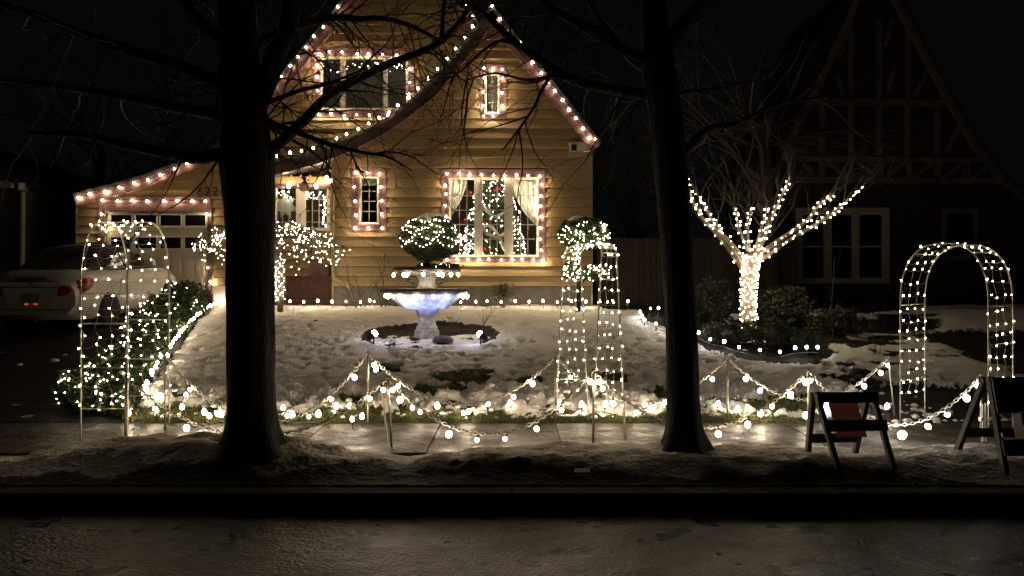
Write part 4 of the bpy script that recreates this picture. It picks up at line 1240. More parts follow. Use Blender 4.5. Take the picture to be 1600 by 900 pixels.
vis = [p for p in wl if not (362 < pix(p)[0] < 428)]
rnd.shuffle(vis)
left_ = [p for p in vis if pix(p)[0] < 400][:110]; right_ = [p for p in vis if pix(p)[0] >= 400][:250]
trk_ = []
for k in range(46):
    a = k * 1.9; trk_.append(Vector((W(438, 0, WY).x + .085 * math.cos(a) * 1.1, WY - .09 * abs(math.sin(a)), W(0, 406 + k * 1.4, WY).z)))
light_string('weeping_tree_lights', 'mini lamps over crown and trunk of the weeping tree, right of the street tree', right_ + trk_, B_MN, (0, -.6, -.5), wire=False, scale=1.35)
light_string('weeping_tree_lights', 'mini lamps on the weeping tree twigs beside the white garage door', left_, B_MN, (0, -.6, -.5), wire=False, scale=1.35)

# ------------------------------------------------------------------ hedge along the driveway
hedge_pts = [(-6.45, 15.3, .50, .46), (-6.0, 13.5, .46, .50), (-5.78, 12.3, .40, .46), (-5.42, 11.3, .38, .40), (-5.14, 10.4, .36, .36), (-4.90, 9.65, .34, .35), (-4.72, 9.05, .34, .36), (-4.92, 8.85, .30, .28), (-4.42, 8.72, .28, .28)]
hedge = thing('evergreen_hedge', (-4.9, 10.8, .6), 'row of dark evergreen shrubs along the driveway behind the left arch', 'hedge')
hl = []
for i, (hx, hy, hr, hh) in enumerate(hedge_pts):
    hr *= .88
    cc = ellip((hx, hy, gz(hy) + hh * .55), (hr, hr * .9, hh), 4200, .45, .9)
    cc = cc[cc[:, 2] > gz(hy) - .05]
    lv, lf_ = leaves(cc, RNG.uniform(.022, .05, len(cc)), aspect=.45); link_mesh('shrub', lv, lf_, M['leaf'], hedge)
    for k in range(21):
        d = Vector((random.uniform(-1, 1), -random.uniform(.1, 1), random.uniform(-.5, 1))).normalized()
        hl.append(Vector((hx + d.x * hr, hy + d.y * hr * .92, gz(hy) + hh * .55 + d.z * hh)))
light_string('hedge_net_lights', 'mini lamps netted over the driveway hedge', hl, B_MN, (0, -1, .3), wire=False, scale=1.15)

# ------------------------------------------------------------------ shrubs in the right bed and by the house
def shrub(px, py, Y, rx_, rz_, n_, label, m='leafd', size=(.03, .07), shell_=.3, asp=.3, grp='dark shrubs in the right bed'):
    c = W(px, py, Y); s_ = Y / F
    t = thing('shrub', (c.x, Y, gz(Y)), label, 'shrub', grp)
    cc = ellip(c, (rx_ * s_, min(rx_ * s_, .8), rz_ * s_), n_, shell_ * .4, 1.5); cc = cc[cc[:, 2] > gz(Y) - .06]
    lv, lf_ = leaves(cc, RNG.uniform(*size, len(cc)), aspect=asp); link_mesh('crown', lv, lf_, M[m], t)
    b = MB(); rnd = random.Random(int(px))
    for k in range(7): grow(b, (c.x + rnd.uniform(-.1, .1), Y, gz(Y) - .05), (rnd.uniform(-.7, .7), rnd.uniform(-.6, .4), 1), rz_ * s_ * rnd.uniform(1.2, 2.2), .008, 1, rnd, kids=3)
    part('stems', b, M['twig'], t, kind='stuff')
shrub(1108, 478, 14.6, 34, 44, 3800, 'dark leafy shrub left of the lit tree trunk')
shrub(1225, 482, 14.4, 46, 36, 3800, 'dark twiggy shrub right of the lit tree trunk')
shrub(1140, 520, 12.9, 40, 20, 2000, 'low dark shrub under the left branches beside the bed lights')
shrub(1205, 520, 12.6, 42, 22, 2200, 'low spreading shrub in front of the lit tree trunk', size=(.04, .10), asp=.16)
shrub(1310, 505, 13.6, 44, 26, 1800, 'sparse dark shrub below the neighbour window', size=(.03, .08), asp=.2)
shrub(1255, 530, 12.2, 22, 14, 700, 'small leafy plant at the right end of the bed lights', size=(.04, .09), asp=.2)
shrub(786, 458, 17.1, 21, 17, 1500, 'small grey-green rounded bush at the house foundation right of the fountain', m='greyleaf', size=(.02, .04), asp=.3, grp='bushes by the house')
def bare(px, py_base, Y, H, n_, label, m='twig', seed=1, lean=0, thick=.011, depth=2, spread=.7):
    rnd = random.Random(seed); z = gz(Y); x = (px - 800) / F * Y
    b = MB()
    for k in range(n_):
        grow(b, (x + rnd.uniform(-.08, .08), Y + rnd.uniform(-.05, .05), z - .05), (rnd.uniform(-.5, .5) + lean, rnd.uniform(-.3, .3), 1), H * rnd.uniform(.6, 1.0), thick, depth, rnd, kids=4, spread=spread, wig=.2)
    o = part('bare_shrub', b, M[m]); tag(o, label, 'shrub', 'leafless shrubs')
bare(562, 470, 17.0, 1.25, 4, 'leafless shrub against the wall right of the brick planter', seed=3)
bare(600, 470, 17.0, 1.45, 3, 'leafless shrub against the wall below the narrow window', seed=4, lean=-.1)
bare(752, 500, 14.2, .42, 3, 'small leafless plant at the back right of the fountain ring', seed=5, thick=.006)
bare(610, 530, 12.6, .20, 7, 'leafless trailing plant at the front left of the fountain ring', seed=6, thick=.006, spread=1.1)
bare(700, 495, 14.0, .30, 5, 'pale dry plant beside the fountain pedestal', m='paletwig', seed=7, thick=.004)
bare(1300, 520, 13.0, 1.0, 2, 'tall thin bare stems below the neighbour window', seed=8, thick=.008, spread=.3)
bare(1370, 560, 11.8, .8, 4, 'leafless shrub on the snowy slope left of the right arch', seed=9, thick=.006)
bare(348, 650, 8.7, .22, 5, 'low leafless plant at the left edge of the left tree trunk', seed=10, thick=.005)
bare(468, 650, 8.75, .30, 6, 'low leafless plant at the right edge of the left tree trunk', seed=11, thick=.005)
bare(980, 440, 17.2, 1.3, 2, 'thin bare stems beside the right corner of the yellow house', seed=12, thick=.006)

# ------------------------------------------------------------------ lit tree on the right
LY = 13.8; rnd = random.Random(21)
base_ = Vector((W(1169, 0, LY).x, LY, gz(LY)))
lt = thing('lit_tree', base_, 'small bare tree wrapped in hundreds of lamps in the bed right of the right trunk', 'tree')
tp, tr = smooth_path([base_ - Vector((0, 0, .1)), W(1168, 470, LY), W(1170, 430, LY), W(1174, 398, LY)], [.15, .125, .135, .15])
b = MB(); b.tube(tp, tr, 10, jit=.06); part('trunk', b, M['paletwig'], lt, smooth=True)
limbs_px = [([(1165, 425), (1128, 372), (1100, 345), (1083, 315), (1071, 280)], .075, -.25), ([(1168, 410), (1125, 362), (1106, 332), (1086, 298)], .06, .3),
            ([(1172, 400), (1155, 358), (1148, 326)], .045, -.5), ([(1172, 400), (1168, 352), (1175, 322)], .045, .5), ([(1178, 400), (1190, 356), (1198, 322)], .045, -.5),
            ([(1180, 398), (1203, 345), (1220, 308), (1234, 276)], .05, .4), ([(1183, 400), (1222, 372), (1258, 347), (1280, 320), (1302, 303)], .06, -.4), ([(1185, 408), (1240, 371), (1290, 341), (1318, 318), (1346, 294)], .065, .15),
            ([(1180, 400), (1196, 370), (1204, 350)], .05, -.3)]
ll = []
for (px_, r0, dd) in limbs_px:
    n_ = len(px_); pts = [W(x, y, LY + dd * i / (n_ - 1)) for i, (x, y) in enumerate(px_)]
    nq = (n_ - 1) * 5
    ext = pts[-1] - pts[-2]; L0 = max(ext.length, .25); e1 = pts[-1] + ext.normalized() * .45 * L0 + Vector((rnd.uniform(-.1, .1), 0, .10)); e2 = e1 + (e1 - pts[-1]) * .9 + Vector((rnd.uniform(-.12, .12), rnd.uniform(-.1, .1), .12))
    q, r_ = smooth_path(pts + [e1, e2], [r0 * .82 * (1 - .72 * i / (n_ - 1)) for i in range(n_)] + [r0 * .15, r0 * .07])
    b = MB(); b.tube(q, r_, 7, jit=.10); part('limb', b, M['paletwig'], lt, smooth=True)
    q = q[:nq + 1] if True else q; r_ = r_[:nq + 1]
    b = MB()
    for k in range(7):
        i = rnd.randint(len(q) // 3, len(q) - 1); d = (q[i] - q[max(i - 1, 0)]) if i else Vector((0, 0, 1))
        d = d.normalized() + Vector((rnd.uniform(-.7, .7), rnd.uniform(-.5, .5), rnd.uniform(0, .8)))
        grow(b, q[i], d, rnd.uniform(.6, 1.5), .009, 2, rnd, kids=3, spread=.6, wig=.3)
    part('twigs', b, M['twig'], lt, kind='stuff')
    Ln = sum((q[i + 1] - q[i]).length for i in range(len(q) - 1)); nb = int(Ln / .05)
    for k in range(nb):
        t = k / nb; i = min(int(t * (len(q) - 1)), len(q) - 2); p = q[i].lerp(q[i + 1], t * (len(q) - 1) - i)
        a = k * 2.4; rr_ = r_[i] + .02
        if math.sin(a) > -.75: ll.append((p + Vector((rr_ * math.cos(a), -rr_ * abs(math.sin(a)), rr_ * .7 * math.sin(a * 1.7))), 1))
random.shuffle(ll); ll = [p for p, _ in ll]
trk = []
for k in range(150):
    t = k / 150; i = min(int(t * (len(tp) - 1)), len(tp) - 2); p = tp[i].lerp(tp[i + 1], t * (len(tp) - 1) - i); a = k * 2.4; rr_ = tr[i] + .02
    trk.append(p + Vector((rr_ * math.cos(a), -rr_ * abs(math.sin(a)), rnd.uniform(-.03, .03))))
light_string('tree_wrap_lights', 'lamps wound around the trunk of the lit bare tree', trk, B_MN, (0, -1, .2), wire=False, scale=1.9)
light_string('tree_wrap_lights', 'lamps wound along the spreading limbs of the lit bare tree', ll[:300], B_MN, (0, -1, .2), wire=False, scale=1.9)
snowcap((base_.x + .12, LY - .32, gz(LY) + .04), .26, .06, lt, 7)

# ------------------------------------------------------------------ the two street trees
def street_tree(label, Y, trunk_px, limb_list, seed, flare):
    rnd = random.Random(seed)
    k = Y / F
    x0, y0, r0 = trunk_px[0]
    root = W(x0, y0, Y)
    t = thing('street_tree', root, label, 'tree')
    pts = [W(x, y, Y) for x, y, r in trunk_px]; rad = [r * k * .95 for x, y, r in trunk_px]
    q, rr = smooth_path(pts, rad, 9)
    n = 40; vs = []; fs = []
    for i, (p, r) in enumerate(zip(q, rr)):
        for a in range(n):
            an = 2 * math.pi * a / n
            low = max(0, 1 - (p.z - root.z) / .42)
            lobes = 1 + flare * low ** 1.5 * (.5 + .5 * math.sin(an * 5 + seed)) * .8
            nz = mnoise.noise(Vector((math.cos(an) * 2.6, math.sin(an) * 2.6 + seed, p.z * 1.6))) * .07 + mnoise.noise(Vector((math.cos(an) * 9, math.sin(an) * 9, p.z * 2.2 + seed))) * .07
            R = r * (lobes + nz)
            vs.append((p.x + R * math.cos(an), p.y + R * math.sin(an), p.z))
    for i in range(len(q) - 1):
        for a in range(n):
            b_ = (a + 1) % n; fs.append((i * n + a, i * n + b_, (i + 1) * n + b_, (i + 1) * n + a))
    link_mesh('trunk', vs, fs, M['bark'], t, smooth=True)
    tw = MB()
    for (px_, r_, dy, dens, grav) in limb_list:
        n_ = len(px_)
        pts = [W(x, y, Y + dy * (i / (n_ - 1))) for i, (x, y) in enumerate(px_)]
        for i in range(1, n_):
            pts[i] = pts[i] + Vector((rnd.uniform(-.02, .02), 0, rnd.uniform(-.02, .02)))
        rads = [max((r_[0] + (r_[1] - r_[0]) * i / (n_ - 1)) * k, .003) for i in range(n_)]
        q, rr = smooth_path(pts, rads, 6)
        b = MB(); b.tube(q, rr, 8, jit=.07); part('limb', b, M['bark'], t, smooth=True)
        L = sum((q[i + 1] - q[i]).length for i in range(len(q) - 1))
        for j in range(int(L * dens)):
            i = rnd.randint(2, len(q) - 1); d = (q[i] - q[i - 1]).normalized()
            ax = Matrix.Rotation(rnd.uniform(0, 6.28), 3, d) @ d.orthogonal().normalized()
            nd = d * .55 + ax * rnd.uniform(.6, 1.1) + Vector((0, 0, -.15))
            grow(tw, q[i], nd, rnd.uniform(.35, 1.1), rnd.uniform(.006, .011), 2, rnd, gravity=grav, kids=3, spread=.75, wig=.26, n=7, sides=3)
    part('twigs', tw, M['twig'], t, kind='stuff')
    return t

L_trunk = [(393, 712, 52), (395, 690, 44), (394, 665, 39.5), (392, 600, 38), (391, 500, 37), (391, 420, 37.5), (390, 340, 39), (388, 290, 41), (386, 255, 44), (384, 225, 40), (382, 180, 36), (378, 120, 34), (373, 50, 31), (370, -40, 28), (368, -200, 22), (366, -420, 12)]
L_limbs = [
    ([(405, 248), (440, 222), (472, 192), (500, 163), (530, 140), (600, 103), (650, 80), (690, 62), (718, 35), (748, -14), (790, -80)], (9.5, 3.5), .35, 15, -.03),
    ([(392, 170), (420, 158), (470, 145), (500, 132), (540, 118), (575, 105)], (5, 1.2), -.3, 8, -.03),
    ([(380, 90), (430, 55), (470, 38), (520, 29), (560, 31), (600, 32), (645, 42), (690, 66)], (8, 3), .55, 15, -.03),
    ([(690, 62), (692, 20), (698, -30)], (4, 2.5), .1, 7, 0),
    ([(400, 180), (430, 196), (470, 212), (520, 226), (570, 236), (610, 243), (645, 270)], (6, 1.0), -.25, 10, -.03),
    ([(398, 195), (418, 200), (450, 215), (490, 240), (520, 262)], (5, 1.0), .4, 8, -.04),
    ([(375, 250), (345, 243), (300, 243), (200, 226), (130, 214), (40, 208)], (13, 3), -.3, 6, 0),
    ([(376, 205), (340, 182), (280, 166), (200, 152), (140, 140), (60, 128), (-40, 120)], (11, 4), .4, 7, 0),
    ([(376, 150), (330, 125), (270, 100), (190, 75), (130, 55), (50, 22), (-40, -10)], (13, 4), -.5, 7, 0),
    ([(375, 80), (340, 55), (300, 20), (265, -30)], (13, 8), .5, 7, 0),
    ([(388, 190), (415, 130), (435, 80), (447, 40), (455, -10), (470, -90)], (20, 9), -.3, 7, 0)]
street_tree('thick dark bare street tree with a wide fork, left of the fountain', 6.35, L_trunk, L_limbs, 5, .5)
R_trunk = [(1073, 722, 46), (1071, 702, 38), (1069, 672, 30), (1067, 620, 26.5), (1065, 540, 26), (1062, 460, 25.5), (1057, 380, 26), (1050, 290, 26.5), (1043, 210, 26.5), (1036, 150, 27), (1028, 100, 27), (1024, 50, 23), (1020, -10, 20), (1014, -150, 15), (1008, -350, 8)]
R_limbs = [
    ([(1030, 152), (990, 148), (940, 138), (900, 124), (865, 108), (830, 84), (800, 62), (770, 34), (745, 8), (728, -20)], (9.5, 4.5), .5, 13, -.03),
    ([(1022, 100), (960, 72), (905, 42), (855, 12), (820, -18)], (9, 5), -.4, 7, 0),
    ([(1048, 250), (1075, 232), (1105, 206), (1150, 190), (1215, 160), (1290, 150)], (9, 2), .5, 7, 0),
    ([(1032, 90), (1060, 45), (1095, 8), (1125, -30)], (13, 8), -.4, 6, 0),
    ([(1045, 150), (1075, 145), (1120, 140), (1190, 126)], (5, 1.5), .3, 7, 0),
    ([(868, 110), (850, 138), (832, 168), (806, 205), (782, 232)], (3.4, 1.2), .15, 8, -.03),
    ([(812, 70), (780, 64), (748, 82), (715, 112), (680, 132)], (3.4, 1.0), .3, 8, -.03),
    ([(905, 125), (860, 122), (820, 128), (770, 118), (730, 128)], (3.4, 1.0), -.2, 8, -.03),
    ([(1024, 120), (985, 90), (940, 40), (915, -10)], (8, 5), .5, 6, 0)]
street_tree('slimmer dark bare street tree leaning left, between middle arch and lit tree', 6.5, R_trunk, R_limbs, 8, .45)

# ------------------------------------------------------------------ parked car
def build_car():
    t = thing('parked_car', (-8.42, 13.6, gz(13.6) - .08), 'white two-door car with a black fabric roof parked on the driveway, seen from behind', 'car')
    pitch = math.atan2(gz(17.6) - gz(13.6), 4.0)
    # local frame: y forward from the rear bumper, z up
    def T(p): return Vector((p[0] - 8.42, 13.6 + p[1] * .9 * math.cos(pitch) - p[2] * math.sin(pitch), gz(13.6) - .08 + p[1] * .9 * math.sin(pitch) + p[2] * 1.09 * math.cos(pitch)))
    # body stations: y, half width sill, half width belt, z low, z belt, z top(edge of deck), half width deck
    st = [(0.00, .66, .78, .34, .66, .86, .60), (0.06, .74, .84, .28, .66, .93, .66), (0.22, .82, .885, .24, .66, 1.00, .72), (0.6, .86, .90, .22, .66, 1.03, .76), (1.1, .87, .905, .20, .66, 1.02, .79),
          (1.6, .87, .905, .20, .66, .99, .80), (2.4, .87, .905, .20, .65, .97, .80), (3.2, .87, .905, .20, .64, .95, .80), (3.7, .87, .90, .20, .64, .92, .76), (4.2, .84, .87, .22, .62, .84, .70), (4.55, .72, .78, .26, .58, .74, .58), (4.68, .55, .62, .34, .52, .64, .45)]
    nv = 13; vs = []; fs = []
    for (y, a, bb, zl, zb_, zt, w) in st:
        half = [(a * .92, zl), (a, zl + .06), (bb * .985, (zl + zb_) / 2), (bb, zb_), (bb * .97, zb_ + (zt - zb_) * .55), (w + (bb - w) * .45, zt - .025), (w * .6, zt + .012)]
        prof = [(x, z) for x, z in half] + [(-x, z) for x, z in reversed(half)]
        vs += [T((x, y, z)) for x, z in prof]
    m = 14
    for i in range(len(st) - 1):
        for k in range(m):
            k2 = (k + 1) % m; fs.append((i * m + k, i * m + k2, (i + 1) * m + k2, (i + 1) * m + k))
    fs.append(tuple(range(m))); fs.append(tuple((len(st) - 1) * m + k for k in range(m - 1, -1, -1)))
    body = link_mesh('body', [tuple(v) for v in vs], fs, M['carpaint'], t, smooth=True)
    for pl_ in body.data.polygons:
        if len(pl_.vertices) > 4: pl_.use_smooth = False
    # cabin
    cs = [(.62, .70, 1.02, .62, 1.03), (1.05, .73, 1.01, .58, 1.24), (1.5, .74, 1.0, .55, 1.38), (2.1, .75, .98, .55, 1.41), (2.7, .76, .97, .54, 1.36), (3.1, .77, .96, .60, 1.16), (3.45, .77, .95, .70, .97)]
    vs = []; fs = []
    for (y, wb_, zb_, wt_, zt) in cs:
        half = [(wb_, zb_ - .03), (wb_ * .97, zb_ + (zt - zb_) * .4), (wt_ * 1.02, zt - .04), (wt_ * .8, zt), (wt_ * .3, zt + .02)]
        vs += [T((x, y, z)) for x, z in half] + [T((-x, y, z)) for x, z in reversed(half)]
    m = 10
    for i in range(len(cs) - 1):
        for k in range(m):
            k2 = (k + 1) % m; fs.append((i * m + k, i * m + k2, (i + 1) * m + k2, (i + 1) * m + k))
    fs.append(tuple(range(m))); fs.append(tuple((len(cs) - 1) * m + k for k in range(m - 1, -1, -1)))
    link_mesh('soft_roof', [tuple(v) for v in vs], fs, M['softtop'], t, smooth=True)
    def pan(name, pts, m, d=.012):
        pts = [Vector(p) for p in pts]; nrm = (pts[1] - pts[0]).cross(pts[2] - pts[0]).normalized() * d
        b = MB(); k = len(pts); v = [T(p) for p in pts] + [T(p + nrm) for p in pts]
        b.add(v, [tuple(range(k - 1, -1, -1)), tuple(range(k, 2 * k))] + [(i, (i + 1) % k, (i + 1) % k + k, i + k) for i in range(k)])
        return part(name, b, m, t)
    for s in (1, -1):
        order = (lambda l: l) if s > 0 else (lambda l: list(reversed(l)))
        pan('side_window', order([(s * .745, 1.20, 1.04), (s * .765, 1.95, 1.02), (s * .665, 1.90, 1.27), (s * .655, 1.42, 1.26)]), M['carglass'])
        pan('side_window', order([(s * .768, 2.00, 1.02), (s * .785, 3.10, .99), (s * .70, 2.72, 1.24), (s * .668, 1.95, 1.27)]), M['carglass'])
        b = MB(); b.tube([T((s * .80, .95, 1.035)), T((s * .815, 2.0, 1.01)), T((s * .815, 3.2, .975))], .011, 5); part('belt_trim', b, M['chrome'], t)
        # tail lamp wraps the corner
        up = [(s * .50, -.012, .80), (s * .66, .02, .855), (s * .80, .09, .90), (s * .885, .26, .935), (s * .905, .44, .925)]
        lo = [(s * .46, -.012, .655), (s * .68, .01, .655), (s * .83, .08, .68), (s * .905, .25, .73), (s * .915, .40, .80)]
        vs = []; fs = []
        for (a, c_) in zip(up, lo):
            vs += [tuple(T(a)), tuple(T(((a[0] + c_[0]) / 2 + s * .015, (a[1] + c_[1]) / 2 - .03, (a[2] + c_[2]) / 2))), tuple(T(c_))]
        for i in range(4):
            for j in range(2): fs.append((i * 3 + j, i * 3 + j + 1, (i + 1) * 3 + j + 1, (i + 1) * 3 + j))
        link_mesh('tail_light', vs, fs, M['red'], t, smooth=True)
        b = MB(); b.hexa([T(p) for p in [(s * .80, 2.78, .99), (s * 1.0, 2.78, 1.0), (s * 1.0, 2.88, 1.0), (s * .80, 2.88, .99), (s * .80, 2.78, 1.10), (s * .99, 2.78, 1.12), (s * .99, 2.88, 1.11), (s * .80, 2.88, 1.10)]]); part('mirror', b, M['carpaint'], t)
        for wy in (1.02, 3.82):
            c = T((s * .84, wy, .315))
            ax = Vector((s, 0, 0))
            def wheelprof(name, prof, m_, par):
                b = MB(); n = 26; vs = []; fs = []
                for (r, off) in prof:
                    for k in range(n):
                        a = 2 * math.pi * k / n; vs.append((c.x + s * off, c.y + r * math.cos(a), c.z + r * math.sin(a)))
                for i in range(len(prof) - 1):
                    for k in range(n):
                        k2 = (k + 1) % n; fs.append((i * n + k, i * n + k2, (i + 1) * n + k2, (i + 1) * n + k))
                fs.append(tuple((len(prof) - 1) * n + k for k in range(n)))
                b.add(vs, fs); return part(name, b, m_, par, smooth=True)
            wl_ = wheelprof('wheel', [(.365, -.14), (.365, .055), (.362, .062)], M['softtop'], t)
            wheelprof('tyre', [(.30, -.1), (.318, .02), (.318, .072), (.29, .088), (.235, .085)], M['tyre'], wl_)
            wheelprof('rim', [(.235, .08), (.21, .06), (.07, .07), (.02, .085)], M['rimm'], wl_)
    pan('plate_recess', [(-.40, -.004, .46), (.40, -.004, .46), (.50, -.002, .78), (-.50, -.002, .78)], M['carpaint'], .02)
    pan('licence_plate', [(-.155, -.03, .54), (.155, -.03, .54), (.155, -.022, .70), (-.155, -.022, .70)], M['plate'], .006)
    pan('deck_line', [(-.50, -.03, .785), (.50, -.03, .785), (.50, -.03, .80), (-.50, -.03, .80)], M['softtop'], .004)
    pan('brake_light', [(-.27, .035, .922), (.27, .035, .922), (.27, .04, .938), (-.27, .04, .938)], M['softtop'], .012)
    pan('bumper_seam', [(-.70, -.03, .425), (.70, -.03, .425), (.70, -.03, .437), (-.70, -.03, .437)], M['softtop'], .004)
    for dx in (-.10, .06):  # tail-light red reflecting at the plate, put in as faintly glowing strips
        pan('plate_red_glint', [(dx, -.04, .515), (dx + .07, -.04, .515), (dx + .07, -.04, .535), (dx, -.04, .535)], emit('painted_red_reflection', (1, .10, .04), .3) if dx < 0 else bpy.data.materials['painted_red_reflection'], .004)
    b = MB(); b.ring(T((0, -.015, .845)), (0, 1, 0), .033, .005, 14, 5)
    part('badge', b, M['chrome'], t)
    b = MB(); b.box(-8.42 - .03, -8.42 + .03, 14.1, 14.2, T((0, .45, 1.05)).z - .03, T((0, .45, 1.05)).z + .07)
    part('antenna_fin', b, M['chrome'], t)
build_car()

# ------------------------------------------------------------------ barricades on the verge
def barricade(tl, tr, fl, fr, bl_, br_, label, boards_, sign, Yt):
    """tl,tr top corners; fl,fr feet of the street-side frame; bl_,br_ feet of the rear frame (pixel, pixel row, distance)"""
    P = lambda a: W(*a)
    c = (P(fl) + P(br_)) / 2
    t = thing('sign_barricade', c, label, 'barricade', 'folding A-frame barricades on the snowy verge')
    b = {}
    for nm, a, e in (('front_leg', tl, fl), ('front_leg', tr, fr)):
        m = MB(); m.bar(P(a), P(e), .035, .05, (0, 1, 0)); part(nm, m, M['wood'], t)
    for nm, a, e in (('rear_leg', tl, bl_), ('rear_leg', tr, br_)):
        m = MB(); A = P(a) + Vector((.0, .06, -.02)); m.bar(A, P(e), .035, .05, (0, 1, 0)); part(nm, m, M['wood'], t)
    A0, A1, B0, B1 = P(tl), P(tr), P(fl), P(fr)
    for (f, h, mt, ex) in boards_:
        a = A0.lerp(B0, f); e = A1.lerp(B1, f); d = (e - a).normalized()
        m = MB(); m.bar(a - d * ex - Vector((0, .04, 0)), e + d * ex - Vector((0, .04, 0)), .022, h, (A0 - B0)); part('rail', m, M[mt], t)
    a = P(tl).lerp(P(bl_), .72); e = P(tr).lerp(P(br_), .72)
    m = MB(); m.bar(a + Vector((0, .03, 0)), e + Vector((0, .03, 0)), .02, .075, (0, .2, 1)); part('rear_rail', m, M['wood'], t)
    return t, A0, A1, B0, B1
t, A0, A1, B0, B1 = barricade((1275, 613, 6.2), (1362, 613, 6.2), (1311, 738, 5.95), (1397, 735, 5.95), (1262, 713, 6.5), (1335, 712, 6.5),
    'small wooden A-frame barricade with dark rails and a faded pink sign', [(.06, .085, 'darkboard', .02), (.42, .085, 'darkboard', .03)], None, 6.2)
def board_uv(u0, u1, f0, f1, name, m, off, thick=.012):
    q = lambda u_, f: A0.lerp(B0, f).lerp(A1.lerp(B1, f), u_)
    n = Vector((0, 1, -.15)).normalized()
    p = [q(u0, f1), q(u1, f1), q(u1, f0), q(u0, f0)]
    b = MB(); b.add([v + n * off for v in p] + [v + n * (off + thick) for v in p], [(3, 2, 1, 0), (4, 5, 6, 7), (0, 1, 5, 4), (1, 2, 6, 5), (2, 3, 7, 6), (3, 0, 4, 7)])
    return part(name, b, M[m], t)
sg = board_uv(.20, .72, .10, .58, 'sign_board', 'pinkboard', .03)
for f in (.20, .24, .285): board_uv(.24, .70, f, f + .006, 'print_line', 'darkboard', .025, .004)

t, A0, A1, B0, B1 = barricade((1546, 589, 6.05), (1760, 589, 6.05), (1571, 742, 5.85), (1765, 742, 5.85), (1494, 709, 6.45), (1720, 709, 6.45),
    'large dark A-frame barricade with a red and grey sign, cut by the right edge', [(.18, .27, 'darkboard', .01), (.72, .12, 'darkboard', .01)], None, 6.05)
board_uv(.10, .98, .36, .64, 'sign_board', 'whiteboard', -.05)
board_uv(.16, .60, .375, .50, 'sign_print', 'redprint', -.058, .007)
board_uv(-.02, .025, .575, .62, 'reflector', 'white', -.075, .01)
# small white pipe stand behind it
ps = thing('pipe_stand', W(1540, 672, 7.0), 'small white pipe stand with a cord behind the big barricade', 'stand')
b = MB(); b.tube([W(1540, 690, 7.0), W(1540, 630, 7.0)], .010, 6); b.tube([W(1535.5, 690, 7.0), W(1535.5, 632, 7.0)], .008, 6); part('upright', b, M['white'], ps)
b = MB(); b.tube([W(1532, 656, 7.0), W(1574, 656, 7.0)], .010, 6); part('arm', b, M['white'], ps)
b = MB(); rectbar(b, 1531, 652, 1536, 658, 6.98, .02, .02); part('junction', b, M['white'], ps)
b = MB(); b.tube([W(1541, 658, 7.0), W(1552, 650, 7.0), W(1563, 648, 6.98), W(1572, 655, 6.98)], .006, 5); part('cord', b, M['whitewire'], ps)

# bits on the verge and street
g = W(908, 738, 5.95)
b = MB(); zz = vz(g.x, 5.95)
b.hexa([(g.x - .055, 5.92, zz + .005), (g.x + .06, 5.90, zz + .012), (g.x + .07, 5.96, zz + .03), (g.x - .05, 5.98, zz + .02), (g.x - .055, 5.92, zz + .009), (g.x + .06, 5.90, zz + .016), (g.x + .07, 5.96, zz + .034), (g.x - .05, 5.98, zz + .024)])
tag(part('paper_scrap', b, M['paper']), 'scrap of pale paper lying on the snowy verge', 'paper')
g = W(822, 820, 5.22); b = MB()
b.add([(g.x - .035, 5.22, .004), (g.x, 5.19, .016), (g.x + .035, 5.215, .006), (g.x + .01, 5.25, .022)], [(0, 1, 2, 3)])
b.add([(g.x - .035, 5.22, .008), (g.x, 5.19, .020), (g.x + .035, 5.215, .010), (g.x + .01, 5.25, .026)], [(3, 2, 1, 0)])
tag(part('fallen_leaf', b, M['dryleaf']), 'small curled dead leaf lying on the wet road', 'leaf')
for i, (px, py, r) in enumerate(((85, 557, .07), (101, 548, .035), (30, 563, .05))):
    g = ground(px, py); b = MB(); b.lathe([(r * .8, -.03), (r, 0), (r * .8, r * .35), (r * .3, r * .55)], (g.x, g.y, g.z - .07), 9)
    tag(part('snow_lump', b, M['snow'], smooth=True), ('largest snow lump on the dark driveway left of the hedge', 'smallest snow lump on the dark driveway', 'dim flat snow lump at the left edge of the driveway')[i], 'snow lump', 'snow lumps on the driveway')

# ------------------------------------------------------------------ half-timbered house on the right
UY = 19.6
tud = thing('half_timbered_house', (W(1400, 470, UY).x, UY, 1.2), 'dark half-timbered house with pale beams behind the right arch', 'house')
b = MB(); b.prism([XZ(x, y, UY) for x, y in ((1238, 480), (1640, 480), (1640, 345), (1602, 310), (1562, 278), (1522, 228), (1490, 172), (1446, 92), (1400, 5), (1360, -55), (1300, 70), (1262, 165), (1238, 225))], UY, UY + 6)
part('wall', b, M['tudor'], tud)
def beam(p0, p1, w=9, d=.05):
    a, c = W(*p0, UY - d / 2), W(*p1, UY - d / 2)
    b = MB(); b.bar(a, c, w * UY / F, d, (0, 1, 0)); part('beam', b, M['timber'], tud)
beam((1262, 159), (1483, 162), 11, .055); beam((1246, 248), (1532, 250), 8, .055); beam((1246, 281), (1568, 284), 9, .055)
for x in (1329, 1374, 1419): beam((x, 30), (x, 153), 7, .045)
for x in (1284, 1330, 1374, 1418, 1465): beam((x, 165), (x, 243), 8, .045)
for x in (1284, 1330, 1376, 1421, 1466, 1511): beam((x, 253), (x, 276), 8, .045)
for p in (((1312, 92), (1328, 40)), ((1395, 30), (1383, 72)), ((1401, 95), (1388, 140)), ((1452, 106), (1428, 152)), ((1308, 118), (1319, 152)), ((1500, 196), (1478, 240)), ((1256, 256), (1272, 275)), ((1292, 253), (1322, 275)), ((1340, 253), (1368, 276)), ((1414, 254), (1386, 276)), ((1459, 254), (1428, 277)), ((1504, 254), (1474, 278)), ((1541, 262), (1520, 278))): beam(p[0], p[1], 6, .035)
